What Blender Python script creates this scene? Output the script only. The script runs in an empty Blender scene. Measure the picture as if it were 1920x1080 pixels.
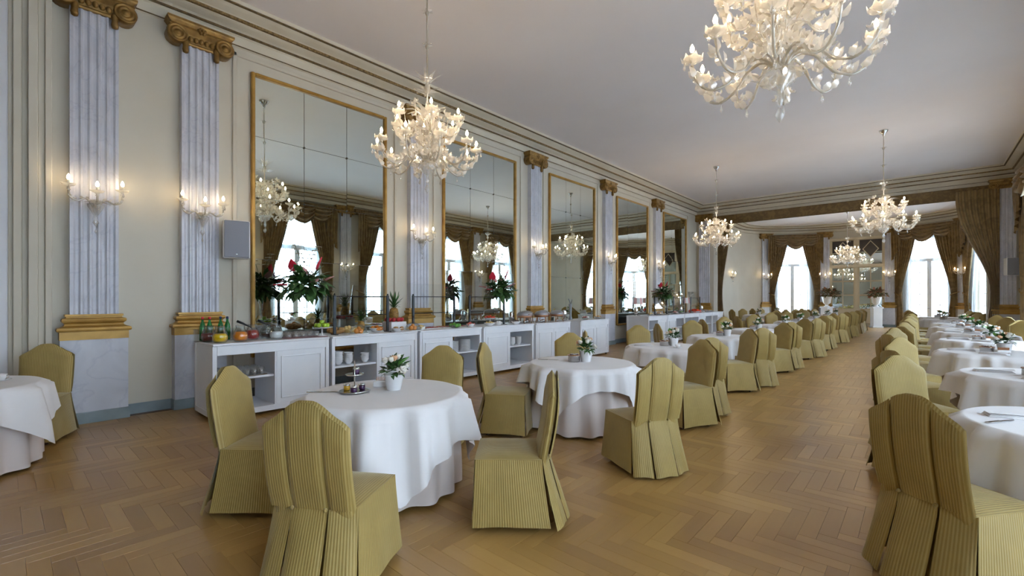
import bpy, math, random
from math import sin, cos, pi, radians, sqrt, atan2
from mathutils import Vector, Matrix
random.seed(7)
scene = bpy.context.scene
C = scene.collection

# ------------------------------------------------------------------ camera
H_CAM = 1.55
YAW = radians(41.75)
cam_d = bpy.data.cameras.new('camera')
cam_d.sensor_width = 36.0
cam_d.lens = 857 / 1920 * 36
cam_d.shift_y = 20 / 1920
cam_d.clip_start = 0.05
cam = bpy.data.objects.new('camera', cam_d)
cam.location = (0, 0, H_CAM)
cam.rotation_euler = (pi / 2, 0, YAW)
C.objects.link(cam)
scene.camera = cam

# ------------------------------------------------------------------ sky
SKY = 14.0
BULB = 120.0
world = bpy.data.worlds.new('overcast_sky')
scene.world = world
world.use_nodes = True
bgn = world.node_tree.nodes['Background']
bgn.inputs[0].default_value = (0.76, 0.88, 1.0, 1)
bgn.inputs[1].default_value = SKY
scene.view_settings.view_transform = 'Standard'
scene.view_settings.look = 'None'
scene.view_settings.gamma = 1.0
scene.view_settings.use_curve_mapping = False
scene.view_settings.exposure = 0.55
cy = scene.cycles
cy.use_denoising = True
cy.max_bounces = 7
cy.use_light_tree = False
cy.diffuse_bounces = 5
cy.glossy_bounces = 4
cy.transmission_bounces = 4
cy.transparent_max_bounces = 10
cy.caustics_reflective = False
cy.caustics_refractive = False
cy.sample_clamp_indirect = 6.0

# ------------------------------------------------------------------ room numbers
XL, XR = -7.9, 2.5          # left / right wall faces
Y0, Y1 = -5.84, 22.0        # back wall face, arch wall face
Y2 = 22.4                   # far side of the arch wall
ZC = 5.9                    # ceiling
AX, AY, AA, AB = -2.7, 28.6, 5.2, 4.05   # rounded end room: ellipse
BAY = 3.89
PIL_Y = [1.94 + BAY * k for k in range(6)]
MIR_Y = [3.86 + 3.88 * k for k in range(5)]
WIN_Y = [3.88 + BAY * k for k in range(-1, 5)]
ORD = ['first', 'second', 'third', 'fourth', 'fifth', 'sixth', 'seventh', 'eighth', 'ninth', 'tenth', 'eleventh', 'twelfth', 'thirteenth', 'fourteenth', 'fifteenth', 'sixteenth', 'seventeenth', 'eighteenth']

# portals: they only steer sampling to the window openings
def portal(loc, rz, w, h):
    l = bpy.data.lights.new('window_portal', 'AREA')
    l.shape = 'RECTANGLE'; l.size = w; l.size_y = h
    l.cycles.is_portal = True
    o = bpy.data.objects.new('window_portal', l)
    o.location = loc
    # area light shines along local -Z: aim it at the room (local +Y of the wall frame)
    o.rotation_euler = (pi / 2, 0, rz + pi)
    C.objects.link(o)

# ------------------------------------------------------------------ materials
MATS = {}
def mat(name, col=(.8, .8, .8), rough=.5, metal=0, spec=.5, **kw):
    m = bpy.data.materials.new(name); m.use_nodes = True
    b = m.node_tree.nodes['Principled BSDF']
    b.inputs['Base Color'].default_value = (*col, 1)
    b.inputs['Roughness'].default_value = rough
    b.inputs['Metallic'].default_value = metal
    b.inputs['Specular IOR Level'].default_value = spec
    for k, v in kw.items():
        b.inputs[k.replace('_', ' ')].default_value = v
    MATS[name] = m
    return m
def nd(m, t, **kw):
    n = m.node_tree.nodes.new(t)
    for k, v in kw.items(): setattr(n, k, v)
    return n
def lk(m, a, ao, b, bi): m.node_tree.links.new(a.outputs[ao], b.inputs[bi])
def bsdf(m): return m.node_tree.nodes['Principled BSDF']
def noisy(name, c1, c2, scale=4, rough=.5, detail=4, lo=.35, hi=.65, coord='Object', stretch=(1, 1, 1), bump=0, distort=0, **kw):
    m = mat(name, c1, rough, **kw)
    tc = nd(m, 'ShaderNodeTexCoord'); mp = nd(m, 'ShaderNodeMapping'); mp.inputs['Scale'].default_value = stretch
    lk(m, tc, coord, mp, 0)
    n = nd(m, 'ShaderNodeTexNoise'); n.inputs['Scale'].default_value = scale; n.inputs['Detail'].default_value = detail
    n.inputs['Distortion'].default_value = distort
    lk(m, mp, 0, n, 0)
    r = nd(m, 'ShaderNodeValToRGB'); e = r.color_ramp.elements
    e[0].position = lo; e[0].color = (*c1, 1); e[1].position = hi; e[1].color = (*c2, 1)
    lk(m, n, 0, r, 0); lk(m, r, 0, bsdf(m), 'Base Color')
    if bump:
        bp = nd(m, 'ShaderNodeBump'); bp.inputs['Strength'].default_value = bump; bp.inputs['Distance'].default_value = .01
        lk(m, n, 0, bp, 'Height'); lk(m, bp, 0, bsdf(m), 'Normal')
    return m

noisy('wall_cream', (.555, .515, .43), (.59, .55, .465), 1.2, .65)
noisy('ceiling_paint', (.84, .81, .83), (.87, .84, .86), .6, .85)
noisy('cornice_cream', (.62, .57, .46), (.67, .62, .51), 2, .6)
noisy('white_paint', (.76, .785, .84), (.80, .82, .87), 3, .4)
noisy('door_paint', (.66, .67, .72), (.70, .71, .75), 3, .5)
noisy('blue_grey', (.16, .21, .23), (.23, .28, .30), 3, .5, bump=.05)
noisy('gilt', (.15, .082, .022), (.40, .24, .07), 9, .42, lo=.3, hi=.75, metal=.55, bump=.3)
noisy('gilt_bright', (.33, .18, .035), (.46, .27, .06), 5, .4, metal=.3)
noisy('gold_line', (.085, .055, .02), (.17, .11, .042), 20, .5, metal=.2)
def beadmat():
    m = noisy('gold_bead', (.12, .075, .028), (.30, .20, .075), 26, .45, metal=.2, bump=.9)
beadmat()
def marble():
    m = noisy('marble', (.47, .48, .54), (.57, .58, .645), 1.6, .3, detail=6, lo=.3, hi=.6, distort=1.2)
    w = nd(m, 'ShaderNodeTexNoise'); w.inputs['Scale'].default_value = 1.1; w.inputs['Detail'].default_value = 8; w.inputs['Distortion'].default_value = 2.2
    tc = [n for n in m.node_tree.nodes if n.type == 'TEX_COORD'][0]; lk(m, tc, 'Object', w, 0)
    r = nd(m, 'ShaderNodeValToRGB'); e = r.color_ramp.elements
    e[0].position = .48; e[0].color = (1, 1, 1, 1); e[1].position = .5; e[1].color = (.86, .87, .91, 1)
    x = e.new(.53); x.color = (1, 1, 1, 1)
    lk(m, w, 0, r, 0)
    mx = nd(m, 'ShaderNodeMix', data_type='RGBA', blend_type='MULTIPLY'); mx.inputs['Factor'].default_value = .8
    old = [n for n in m.node_tree.nodes if n.type == 'VALTORGB'][0]
    lk(m, old, 0, mx, 6); lk(m, r, 0, mx, 7); lk(m, mx, 2, bsdf(m), 'Base Color')
marble()
mat('mirror', (.76, .86, .85), .012, 1)
mat('lead_line', (.10, .11, .11), .4, .6)
# parquet: one look, the tone of a board comes from its own random number
def parquet(name, per_object):
    m = mat(name, (.3, .17, .06), .27, spec=.7)
    uv = nd(m, 'ShaderNodeUVMap')
    if per_object:
        oi = nd(m, 'ShaderNodeObjectInfo'); src = (oi, 'Random')
        cb = nd(m, 'ShaderNodeCombineXYZ'); ml = nd(m, 'ShaderNodeMath', operation='MULTIPLY'); ml.inputs[1].default_value = 91
        lk(m, oi, 'Random', ml, 0); lk(m, ml, 0, cb, 0); lk(m, ml, 0, cb, 1)
        ad = nd(m, 'ShaderNodeVectorMath', operation='ADD'); lk(m, uv, 0, ad, 0); lk(m, cb, 0, ad, 1); vec = (ad, 0)
    else:
        at = nd(m, 'ShaderNodeAttribute', attribute_name='tone'); src = (at, 'Fac'); vec = (uv, 0)
    mp = nd(m, 'ShaderNodeMapping'); mp.inputs['Scale'].default_value = (1.6, 30, 1); lk(m, vec[0], vec[1], mp, 0)
    n = nd(m, 'ShaderNodeTexNoise'); n.inputs['Scale'].default_value = 1.0; n.inputs['Detail'].default_value = 5; lk(m, mp, 0, n, 0)
    r = nd(m, 'ShaderNodeValToRGB'); e = r.color_ramp.elements
    e[0].position = 0; e[0].color = (.322, .178, .052, 1); e[1].position = 1; e[1].color = (.475, .286, .094, 1)
    for p, c in ((.2, (.362, .205, .060)), (.75, (.415, .242, .074))):
        x = e.new(p); x.color = (*c, 1)
    lk(m, src[0], src[1], r, 0)
    r2 = nd(m, 'ShaderNodeValToRGB'); e = r2.color_ramp.elements
    e[0].position = .3; e[0].color = (.92, .90, .88, 1); e[1].position = .7; e[1].color = (1.0, 1.0, 1.0, 1)
    lk(m, n, 0, r2, 0)
    mx = nd(m, 'ShaderNodeMix', data_type='RGBA', blend_type='MULTIPLY'); mx.inputs['Factor'].default_value = .55
    lk(m, r, 0, mx, 6); lk(m, r2, 0, mx, 7); lk(m, mx, 2, bsdf(m), 'Base Color')
    mr = nd(m, 'ShaderNodeMapRange'); mr.inputs['To Min'].default_value = .30; mr.inputs['To Max'].default_value = .31
    lk(m, n, 0, mr, 0); lk(m, mr, 0, bsdf(m), 'Roughness')
parquet('parquet_one', True); parquet('parquet_many', False)
mat('parquet_joint', (.19, .105, .04), .6)
mat('border_wood', (.09, .042, .018), .35)
def striped(name, c1, c2, pitch):
    m = mat(name, c1, .55, spec=.35, Sheen_Weight=.35, Sheen_Roughness=.35)
    bsdf(m).inputs['Sheen Tint'].default_value = (.86, .95, .86, 1)
    uv = nd(m, 'ShaderNodeUVMap'); sp = nd(m, 'ShaderNodeSeparateXYZ'); lk(m, uv, 0, sp, 0)
    a = nd(m, 'ShaderNodeMath', operation='MULTIPLY'); a.inputs[1].default_value = 2 * pi / pitch; lk(m, sp, 0, a, 0)
    s = nd(m, 'ShaderNodeMath', operation='SINE'); lk(m, a, 0, s, 0)
    mr = nd(m, 'ShaderNodeMapRange'); mr.inputs['From Min'].default_value = -.5; mr.inputs['From Max'].default_value = .5; lk(m, s, 0, mr, 0)
    tc = nd(m, 'ShaderNodeTexCoord'); n = nd(m, 'ShaderNodeTexNoise'); n.inputs['Scale'].default_value = 9; lk(m, tc, 'Object', n, 0)
    mx = nd(m, 'ShaderNodeMix', data_type='RGBA'); mx.inputs[6].default_value = (*c1, 1); mx.inputs[7].default_value = (*c2, 1)
    lk(m, mr, 0, mx, 0)
    m2 = nd(m, 'ShaderNodeMix', data_type='RGBA', blend_type='MULTIPLY'); m2.inputs[0].default_value = .25
    lk(m, mx, 2, m2, 6); lk(m, n, 0, m2, 7); lk(m, m2, 2, bsdf(m), 'Base Color')
    bp = nd(m, 'ShaderNodeBump'); bp.inputs['Strength'].default_value = .35; bp.inputs['Distance'].default_value = .002
    lk(m, s, 0, bp, 'Height'); lk(m, bp, 0, bsdf(m), 'Normal')
striped('chair_fabric', (.355, .245, .068), (.455, .34, .122), .0140)
mat('chair_leg_wood', (.06, .03, .015), .4)
def cloth(name, c, tr=.0):
    m = noisy(name, c, tuple(min(1, x * 1.04) for x in c), 3, .8, spec=.2, Sheen_Weight=.15)
cloth('linen_white', (.77, .755, .77)); cloth('linen_blush', (.68, .605, .585))
noisy('damask', (.17, .105, .036), (.255, .165, .06), 3.5, .5, detail=3, lo=.40, hi=.6, distort=1.2, spec=.4, Sheen_Weight=.3)
noisy('damask_band', (.12, .070, .022), (.20, .125, .042), 5, .6, detail=3, lo=.42, hi=.6, distort=1.5)
def sheer():
    m = bpy.data.materials.new('sheer_voile'); m.use_nodes = True; nt = m.node_tree; nt.nodes.clear(); MATS['sheer_voile'] = m
    o = nd(m, 'ShaderNodeOutputMaterial'); t = nd(m, 'ShaderNodeBsdfTransparent'); d = nd(m, 'ShaderNodeBsdfDiffuse'); tl = nd(m, 'ShaderNodeBsdfTranslucent')
    d.inputs[0].default_value = (.78, .82, .86, 1); tl.inputs[0].default_value = (.52, .56, .60, 1)
    a = nd(m, 'ShaderNodeMixShader'); b = nd(m, 'ShaderNodeMixShader'); a.inputs[0].default_value = .5; b.inputs[0].default_value = .62
    lk(m, d, 0, a, 1); lk(m, tl, 0, a, 2); lk(m, t, 0, b, 1); lk(m, a, 0, b, 2); lk(m, b, 0, o, 0)
sheer()
def thin_glass(name, tint, gloss, rough=.02):
    m = bpy.data.materials.new(name); m.use_nodes = True; nt = m.node_tree; nt.nodes.clear(); MATS[name] = m
    o = nd(m, 'ShaderNodeOutputMaterial'); t = nd(m, 'ShaderNodeBsdfTransparent'); g = nd(m, 'ShaderNodeBsdfGlossy')
    t.inputs[0].default_value = (*tint, 1); g.inputs['Roughness'].default_value = rough
    lw = nd(m, 'ShaderNodeLayerWeight'); lw.inputs[0].default_value = .25
    mr = nd(m, 'ShaderNodeMapRange'); mr.inputs['To Min'].default_value = gloss; mr.inputs['To Max'].default_value = min(1, gloss + .4)
    lk(m, lw, 'Fresnel', mr, 0)
    x = nd(m, 'ShaderNodeMixShader'); lk(m, mr, 0, x, 0); lk(m, t, 0, x, 1); lk(m, g, 0, x, 2); lk(m, x, 0, o, 0)
thin_glass('window_glass', (.93, .96, .98), .04)
thin_glass('jug_glass', (.96, .98, .98), .03)
thin_glass('guard_glass', (.96, .97, .97), .02)
def crystal(name, col, clear, gloss):
    # pressed glass: part see-through, part milky light-passing body, bright surface gloss
    m = bpy.data.materials.new(name); m.use_nodes = True; m.node_tree.nodes.clear(); MATS[name] = m
    o = nd(m, 'ShaderNodeOutputMaterial'); t = nd(m, 'ShaderNodeBsdfTransparent'); d = nd(m, 'ShaderNodeBsdfDiffuse'); l = nd(m, 'ShaderNodeBsdfTranslucent'); g = nd(m, 'ShaderNodeBsdfGlossy')
    for s in (d, l): s.inputs[0].default_value = (*col, 1)
    g.inputs['Roughness'].default_value = .12
    a = nd(m, 'ShaderNodeMixShader'); a.inputs[0].default_value = .5; lk(m, d, 0, a, 1); lk(m, l, 0, a, 2)
    b = nd(m, 'ShaderNodeMixShader'); b.inputs[0].default_value = gloss; lk(m, a, 0, b, 1); lk(m, g, 0, b, 2)
    c = nd(m, 'ShaderNodeMixShader'); c.inputs[0].default_value = 1 - clear; lk(m, t, 0, c, 1); lk(m, b, 0, c, 2); lk(m, c, 0, o, 0)
crystal('crystal', (.96, .93, .86), .38, .22)
crystal('crystal_clear', (.92, .91, .88), .6, .4)
crystal('crystal_grey', (.72, .67, .57), .3, .35)
def emis(name, col, s):
    m = mat(name, col, .5); b = bsdf(m)
    b.inputs['Emission Color'].default_value = (*col, 1); b.inputs['Emission Strength'].default_value = s
emis('bulb_glow', (1.0, .76, .48), BULB)
emis('sconce_glow', (1.0, .76, .45), BULB * .42)
mat('candle_white', (.85, .80, .68), .5)
mat('chrome', (.75, .75, .75), .15, 1); mat('silver', (.62, .61, .60), .22, 1); mat('black_metal', (.018, .022, .028), .35, .3)
mat('copper', (.42, .22, .13), .3, .9); mat('lid_grey', (.36, .36, .39), .3, .55)
mat('china', (.82, .82, .83), .2); mat('frame_white', (.74, .76, .78), .45); mat('iron_grey', (.22, .24, .26), .5)
mat('juice_yellow', (.90, .55, .0), .35); mat('juice_orange', (.90, .26, .01), .35); mat('juice_red', (.36, .02, .02), .3); mat('juice_dark', (.12, .015, .012), .3)
mat('milk', (.86, .87, .88), .4); mat('coffee', (.07, .03, .02), .3)
mat('bottle_green', (.01, .15, .035), .12); mat('cap_red', (.62, .03, .06), .4); mat('cap_blue', (.03, .05, .15), .4)
noisy('leaf_green', (.018, .06, .015), (.06, .16, .04), 30, .45); noisy('leaf_bright', (.06, .22, .03), (.16, .42, .07), 30, .45); noisy('leaf_olive', (.07, .085, .03), (.15, .12, .05), 20, .5)
mat('petal_white', (.82, .79, .72), .6); mat('petal_peach', (.72, .42, .24), .6); mat('petal_red', (.62, .02, .05), .35); mat('petal_pink', (.76, .38, .40), .4); mat('petal_lilac', (.35, .16, .38), .5); mat('petal_rust', (.26, .09, .04), .6)
mat('apple_green', (.36, .55, .04), .35); mat('apple_red', (.42, .02, .03), .35); noisy('pineapple_skin', (.18, .09, .02), (.42, .24, .05), 40, .55, bump=.5)
mat('fruit_orange', (.75, .28, .05), .4); mat('ham_red', (.42, .06, .04), .4); mat('ham_pink', (.62, .26, .2), .45); mat('cheese', (.72, .52, .2), .5); mat('bread', (.5, .28, .1), .7); mat('tomato', (.75, .06, .02), .3)
mat('speaker_grey', (.235, .245, .29), .6); mat('jam_yellow', (.6, .33, .02), .2); mat('jam_dark', (.05, .015, .06), .2); mat('dark_panel', (.02, .014, .013), .35)
mat('door_cream', (.55, .47, .33), .5); mat('tray_maroon', (.16, .06, .07), .5); mat('stripe_pink', (.72, .42, .42), .6); mat('paper_white', (.82, .82, .82), .6)
noisy('bounce_ground', (.66, .67, .68), (.72, .73, .74), 2, .8)  # pale tone chosen to throw daylight up onto the ceiling

# ------------------------------------------------------------------ mesh building
class B:
    def __init__(s): s.v = []; s.f = []; s.uv = []
    def add(s, pts, faces, uv=None):
        o = len(s.v); s.v += [tuple(p) for p in pts]; s.uv += uv if uv else [(p[0] + p[1], p[2]) for p in pts]
        s.f += [tuple(i + o for i in f) for f in faces]; return s
    def box(s, x0, x1, y0, y1, z0, z1):
        p = [(x, y, z) for z in (z0, z1) for y in (y0, y1) for x in (x0, x1)]
        return s.add(p, [(0, 2, 3, 1), (4, 5, 7, 6), (0, 1, 5, 4), (2, 6, 7, 3), (0, 4, 6, 2), (1, 3, 7, 5)])
    def cbox(s, x0, x1, y0, y1, z0, z1, c=.01):
        # box with chamfered edges
        def ring(z, i): return [(x0 + i, y0 + i * 0, z), (x1 - i, y0, z), (x1, y0 + i, z), (x1, y1 - i, z), (x1 - i, y1, z), (x0 + i, y1, z), (x0, y1 - i, z), (x0, y0 + i, z)]
        def inner(z): return [(x0 + 2 * c, y0 + c, z), (x1 - 2 * c, y0 + c, z), (x1 - c, y0 + 2 * c, z), (x1 - c, y1 - 2 * c, z), (x1 - 2 * c, y1 - c, z), (x0 + 2 * c, y1 - c, z), (x0 + c, y1 - 2 * c, z), (x0 + c, y0 + 2 * c, z)]
        p = inner(z0) + ring(z0 + c, c) + ring(z1 - c, c) + inner(z1)
        f = [tuple(range(7, -1, -1)), tuple(range(24, 32))]
        for r in range(3):
            for i in range(8):
                j = (i + 1) % 8; f.append((r * 8 + i, r * 8 + j, r * 8 + 8 + j, r * 8 + 8 + i))
        return s.add(p, f)
    def lathe(s, prof, seg=12, c=(0, 0, 0), axis='z', lobes=0, amp=0, sx=1, sy=1):
        p = []; uv = []
        for r, z in prof:
            for i in range(seg):
                a = 2 * pi * i / seg; rr = r * (1 + amp * cos(lobes * a)) if lobes else r
                x, y = rr * cos(a) * sx, rr * sin(a) * sy
                q = (x, y, z) if axis == 'z' else ((x, z, y) if axis == 'y' else (z, x, y))
                p.append((q[0] + c[0], q[1] + c[1], q[2] + c[2])); uv.append((i / seg, z))
        f = []
        for k in range(len(prof) - 1):
            for i in range(seg):
                j = (i + 1) % seg; f.append((k * seg + i, k * seg + j, k * seg + seg + j, k * seg + seg + i))
        if prof[0][0] > 1e-4: f.append(tuple(range(seg - 1, -1, -1)))
        if prof[-1][0] > 1e-4: f.append(tuple(range((len(prof) - 1) * seg, len(prof) * seg)))
        return s.add(p, f, uv)
    def tube(s, pts, r, seg=6, cap=True):
        pts = [Vector(p) for p in pts]; n = len(pts); rad = r if isinstance(r, (list, tuple)) else [r] * n
        p = []; up0 = None
        for i in range(n):
            t = (pts[min(i + 1, n - 1)] - pts[max(i - 1, 0)]).normalized()
            if up0 is None: up0 = Vector((0, 0, 1)) if abs(t.z) < .9 else Vector((1, 0, 0))
            a = t.cross(up0); a = a.normalized() if a.length > 1e-6 else Vector((1, 0, 0)); b = a.cross(t); up0 = b
            for k in range(seg):
                th = 2 * pi * k / seg; p.append(pts[i] + (a * cos(th) + b * sin(th)) * rad[i])
        f = []
        for i in range(n - 1):
            for k in range(seg):
                j = (k + 1) % seg; f.append((i * seg + k, i * seg + j, i * seg + seg + j, i * seg + seg + k))
        if cap: f += [tuple(range(seg - 1, -1, -1)), tuple(range((n - 1) * seg, n * seg))]
        return s.add(p, f)
    def grid(s, fn, nu, nv, cu=False, uvf=None):
        p = []; uv = []
        for j in range(nv + 1):
            for i in range(nu if cu else nu + 1):
                u, v = i / nu, j / nv; p.append(fn(u, v)); uv.append(uvf(u, v) if uvf else (u, v))
        w = nu if cu else nu + 1; f = []
        for j in range(nv):
            for i in range(nu):
                k = (i + 1) % w; f.append((j * w + i, j * w + k, (j + 1) * w + k, (j + 1) * w + i))
        return s.add(p, f, uv)
    def rings(s, levels, cap=True):
        # levels: (half width, depth, z); three-sided rings standing against a wall at y = 0
        p = []
        for hw, d, z in levels: p += [(-hw, 0, z), (hw, 0, z), (hw, d, z), (-hw, d, z)]
        f = []
        for k in range(len(levels) - 1):
            for i in range(4):
                j = (i + 1) % 4; f.append((k * 4 + i, k * 4 + j, k * 4 + 4 + j, k * 4 + 4 + i))
        if cap: f += [(3, 2, 1, 0), tuple(range(len(levels) * 4 - 4, len(levels) * 4))]
        return s.add(p, f)
    def prism(s, poly, y0, y1):
        # polygon in xz pushed along y
        n = len(poly); p = [(x, y0, z) for x, z in poly] + [(x, y1, z) for x, z in poly]
        f = [tuple(range(n)), tuple(range(2 * n - 1, n - 1, -1))] + [((i + 1) % n, i, n + i, n + (i + 1) % n) for i in range(n)]
        return s.add(p, f)
    def leaf(s, base, d, up, L, W, bend=.3):
        d = Vector(d).normalized(); up = Vector(up); sd = d.cross(up)
        sd = sd.normalized() if sd.length > 1e-5 else Vector((1, 0, 0)); n = sd.cross(d); b = Vector(base); p = []
        for t, w, k in ((0, .12, 0), (.35, 1, .06), (.7, .75, -.06), (1, .05, -bend)):
            c = b + d * (L * t) + n * (L * k); p += [c - sd * (W * w * .5), c + sd * (W * w * .5)]
        return s.add(p, [(0, 1, 3, 2), (2, 3, 5, 4), (4, 5, 7, 6)])
    def ball(s, c, r, seg=8, n=5, sz=1):
        return s.lathe([(r * sin(pi * i / n) if 0 < i < n else 1e-5, -r * sz * cos(pi * i / n)) for i in range(n + 1)], seg, c)
    def move(s, m):
        s.v = [tuple(m @ Vector(p)) for p in s.v]; return s
    def mesh(s, name, m, smooth=False):
        me = bpy.data.meshes.new(name); me.from_pydata(s.v, [], s.f)
        ul = me.uv_layers.new(name='UVMap'); li = [0] * len(me.loops); me.loops.foreach_get('vertex_index', li)
        ul.data.foreach_set('uv', [c for i in li for c in s.uv[i]])
        me.materials.append(MATS[m])
        if smooth: me.polygons.foreach_set('use_smooth', [True] * len(me.polygons))
        me.update(); return me

def ob(name, me, parent=None, loc=(0, 0, 0), rz=0, rot=None, sc=None):
    o = bpy.data.objects.new(name, me)
    o.location = loc; o.rotation_euler = rot if rot else (0, 0, rz)
    if sc: o.scale = sc if isinstance(sc, (tuple, list)) else (sc, sc, sc)
    if parent: o.parent = parent
    C.objects.link(o); return o
def tag(o, label, cat, group=None, kind=None):
    if label: o['label'] = label
    if cat: o['category'] = cat
    if group: o['group'] = group
    if kind: o['kind'] = kind
    return o
def struct(name, me, parent=None, **kw):
    o = ob(name, me, parent, **kw)
    if not parent: o['kind'] = 'structure'
    return o
# a kit is a list of parts: (name, mesh, location, rotation z, [sub parts])
def place(kit, name, label, cat, loc, rz=0, group=None, sc=None, rot=None):
    if len(kit) == 1 and not (kit[0][4:] and kit[0][4]):
        k = kit[0]; return tag(ob(name, k[1], None, loc, rz, rot, sc), label, cat, group)
    r = ob(name, None, None, loc, rz, rot, sc); r.empty_display_size = .05
    tag(r, label, cat, group)
    for k in kit: add_part(k, r)
    return r
def add_part(k, r):
    p = ob(k[0], k[1], r, k[2] if len(k) > 2 else (0, 0, 0), k[3] if len(k) > 3 and not isinstance(k[3], tuple) else 0, k[3] if len(k) > 3 and isinstance(k[3], tuple) else None)
    if len(k) > 5 and k[5]: p['kind'] = k[5]
    for q in (k[4] if len(k) > 4 and k[4] else []): add_part(q, p)
def smooth01(t): t = max(0, min(1, t)); return t * t * (3 - 2 * t)
RZ = {'L': -pi / 2, 'R': pi / 2, 'E': pi}
# ================================================================== STRUCTURE
def ell(t, d=0):
    # point of the rounded end wall at angle t (degrees from the axis), moved d into the room, and its inward normal
    a = radians(t); n = Vector((sin(a) / AA, cos(a) / AB)).normalized()
    return Vector((AX + AA * sin(a), AY + AB * cos(a))) - n * d, -n

# ---- floor: herringbone boards
PW, PN = .1, 5
PL = PW * PN
def board(x0, x1, y0, y1):
    c, g = .0013, .003
    p = [(x0, y0, -g), (x1, y0, -g), (x1, y1, -g), (x0, y1, -g), (x0 + c, y0 + c, 0), (x1 - c, y0 + c, 0), (x1 - c, y1 - c, 0), (x0 + c, y1 - c, 0)]
    return p, [(4, 5, 6, 7), (0, 1, 5, 4), (1, 2, 6, 5), (2, 3, 7, 6), (3, 0, 4, 7)]
def inside(x, y, m=0):
    if y < AY: return XL - m < x < XR + m and Y0 - m < y
    return ((x - AX) / (AA + m)) ** 2 + ((y - AY) / (AB + m)) ** 2 < 1
boards = []
ix0, ix1 = int(XL / PW) - PN - 1, int(XR / PW) + PN + 1
iy0, iy1 = int(Y0 / PW) - PN - 1, int((AY + AB) / PW) + PN + 1
for iy in range(iy0, iy1):
    for ix in range(ix0, ix1):
        k = (ix - iy) % (2 * PN)
        if k == 0: boards.append((ix * PW, ix * PW + PL, iy * PW, iy * PW + PW, 0))
        elif k == 2 * PN - 1: boards.append((ix * PW, ix * PW + PW, iy * PW, iy * PW + PL, 1))
boards = [b for b in boards if inside((b[0] + b[1]) / 2, (b[2] + b[3]) / 2, .15)]
floor = struct('floor', B().box(XL - .3, XR + .3, Y0 - .3, AY + AB + .3, -.12, -.0025).mesh('floor', 'parquet_joint'))
floor['label'] = 'polished oak herringbone parquet floor'
SY, CY = sin(YAW), cos(YAW)
def score(b):
    x, y = (b[0] + b[1]) / 2, (b[2] + b[3]) / 2
    zc = -x * SY + y * CY; xc = x * CY + y * SY
    if zc < .3: return 99
    px, py = 960 + 857 * xc / zc, 560 + 857 * H_CAM / zc
    if not (-20 < px < 1940 and py < 1095): return 99
    return zc
boards.sort(key=score)
me_h = B().add(*board(-PL / 2, PL / 2, -PW / 2, PW / 2), [(u, v) for u, v in [(-PL / 2, 0), (PL / 2, 0), (PL / 2, PW), (-PL / 2, PW)] * 2]).mesh('plank', 'parquet_one')
for b in boards[:300]:
    ob('plank', me_h, floor, ((b[0] + b[1]) / 2, (b[2] + b[3]) / 2, 0), pi / 2 if b[4] else 0)
bb = B(); tones = []
for b in boards[300:]:
    p, f = board(*b[:4]); r1, r2 = random.random() * 40, random.random() * 40; t = random.random()
    uv = [((q[1] - b[2] if b[4] else q[0] - b[0]) + r1, (q[0] - b[0] if b[4] else q[1] - b[2]) + r2) for q in p]
    bb.add(p, f, uv); tones += [t] * 8
me = bb.mesh('plank_field', 'parquet_many')
at = me.attributes.new('tone', 'FLOAT', 'POINT'); at.data.foreach_set('value', tones)
o = ob('plank_field', me, floor); o['kind'] = 'stuff'
# dark border strip along the wall and the blue-grey base boards
struct('trim_1', B().box(XL + .02, XL + .12, .3, 22, 0, .003).mesh('trim', 'border_wood'))
def basebd(name, segs):
    b = B()
    for x0, x1, y0, y1 in segs: b.box(x0, x1, y0, y1, 0, .13); b.box(x0 + .0, x1 - .0, y0, y1, .13, .14)
    struct(name, b.mesh(name, 'blue_grey'))
basebd('baseboard_left', [(XL, XL + .02, .4, 22)])
basebd('baseboard_right', [(XR - .02, XR, y + .9, y + BAY - .9) for y in WIN_Y[:-1]])

# ---- left wall, back wall, right wall with its openings
WW, WH = .86, 4.75     # half width and head height of the window openings
struct('wall_left', B().box(XL - .35, XL, Y0 - .35, Y2, 0, ZC).mesh('wall_left', 'wall_cream'))
struct('wall_back', B().box(XL, XR + .35, Y0 - .35, Y0, 0, ZC).mesh('wall_back', 'wall_cream'))
b = B(); ys = [Y0] + [q for y in WIN_Y for q in (y - WW, y + WW)] + [Y2]
for i in range(0, len(ys), 2): b.box(XR, XR + .35, ys[i], ys[i + 1], 0, ZC)
for y in WIN_Y: b.box(XR, XR + .35, y - WW, y + WW, WH, ZC)
struct('wall_right', b.mesh('wall_right', 'wall_cream'))
# ---- arch wall
b = B().box(XL, -7.12, Y1, Y2, 0, ZC).box(1.68, XR, Y1, Y2, 0, ZC).box(-7.12, 1.68, Y1, Y2, 5.0, ZC)
struct('wall_arch', b.mesh('wall_arch', 'wall_cream'))
# ---- rounded end room
OPEN = [(-46.5, -25.5), (25.5, 46.5), (64, 88)]
b = B(); ts = sorted(set([-90 + 2.5 * i for i in range(73)] + [t for o_ in OPEN for t in o_]))
for t0, t1 in zip(ts, ts[1:]):
    z0 = WH if any(a <= t0 and t1 <= c for a, c in OPEN) else 0
    p0, n0 = ell(t0); p1, n1 = ell(t1); q0, q1 = p0 - n0 * .35, p1 - n1 * .35
    b.add([(p.x, p.y, z) for z in (z0, ZC) for p in (p0, p1, q1, q0)], [(0, 1, 5, 4), (2, 3, 7, 6), (0, 3, 2, 1), (1, 2, 6, 5), (3, 0, 4, 7)])
b.box(XL - .35, XL, Y2, AY, 0, ZC).box(XR, XR + .35, Y2, AY, 0, ZC)
struct('wall_end', b.mesh('wall_end', 'wall_cream'))
struct('ceiling', B().box(XL - .35, XR + .35, Y0 - .35, AY + AB + .4, ZC, ZC + .25).mesh('ceiling', 'ceiling_paint'))
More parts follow.
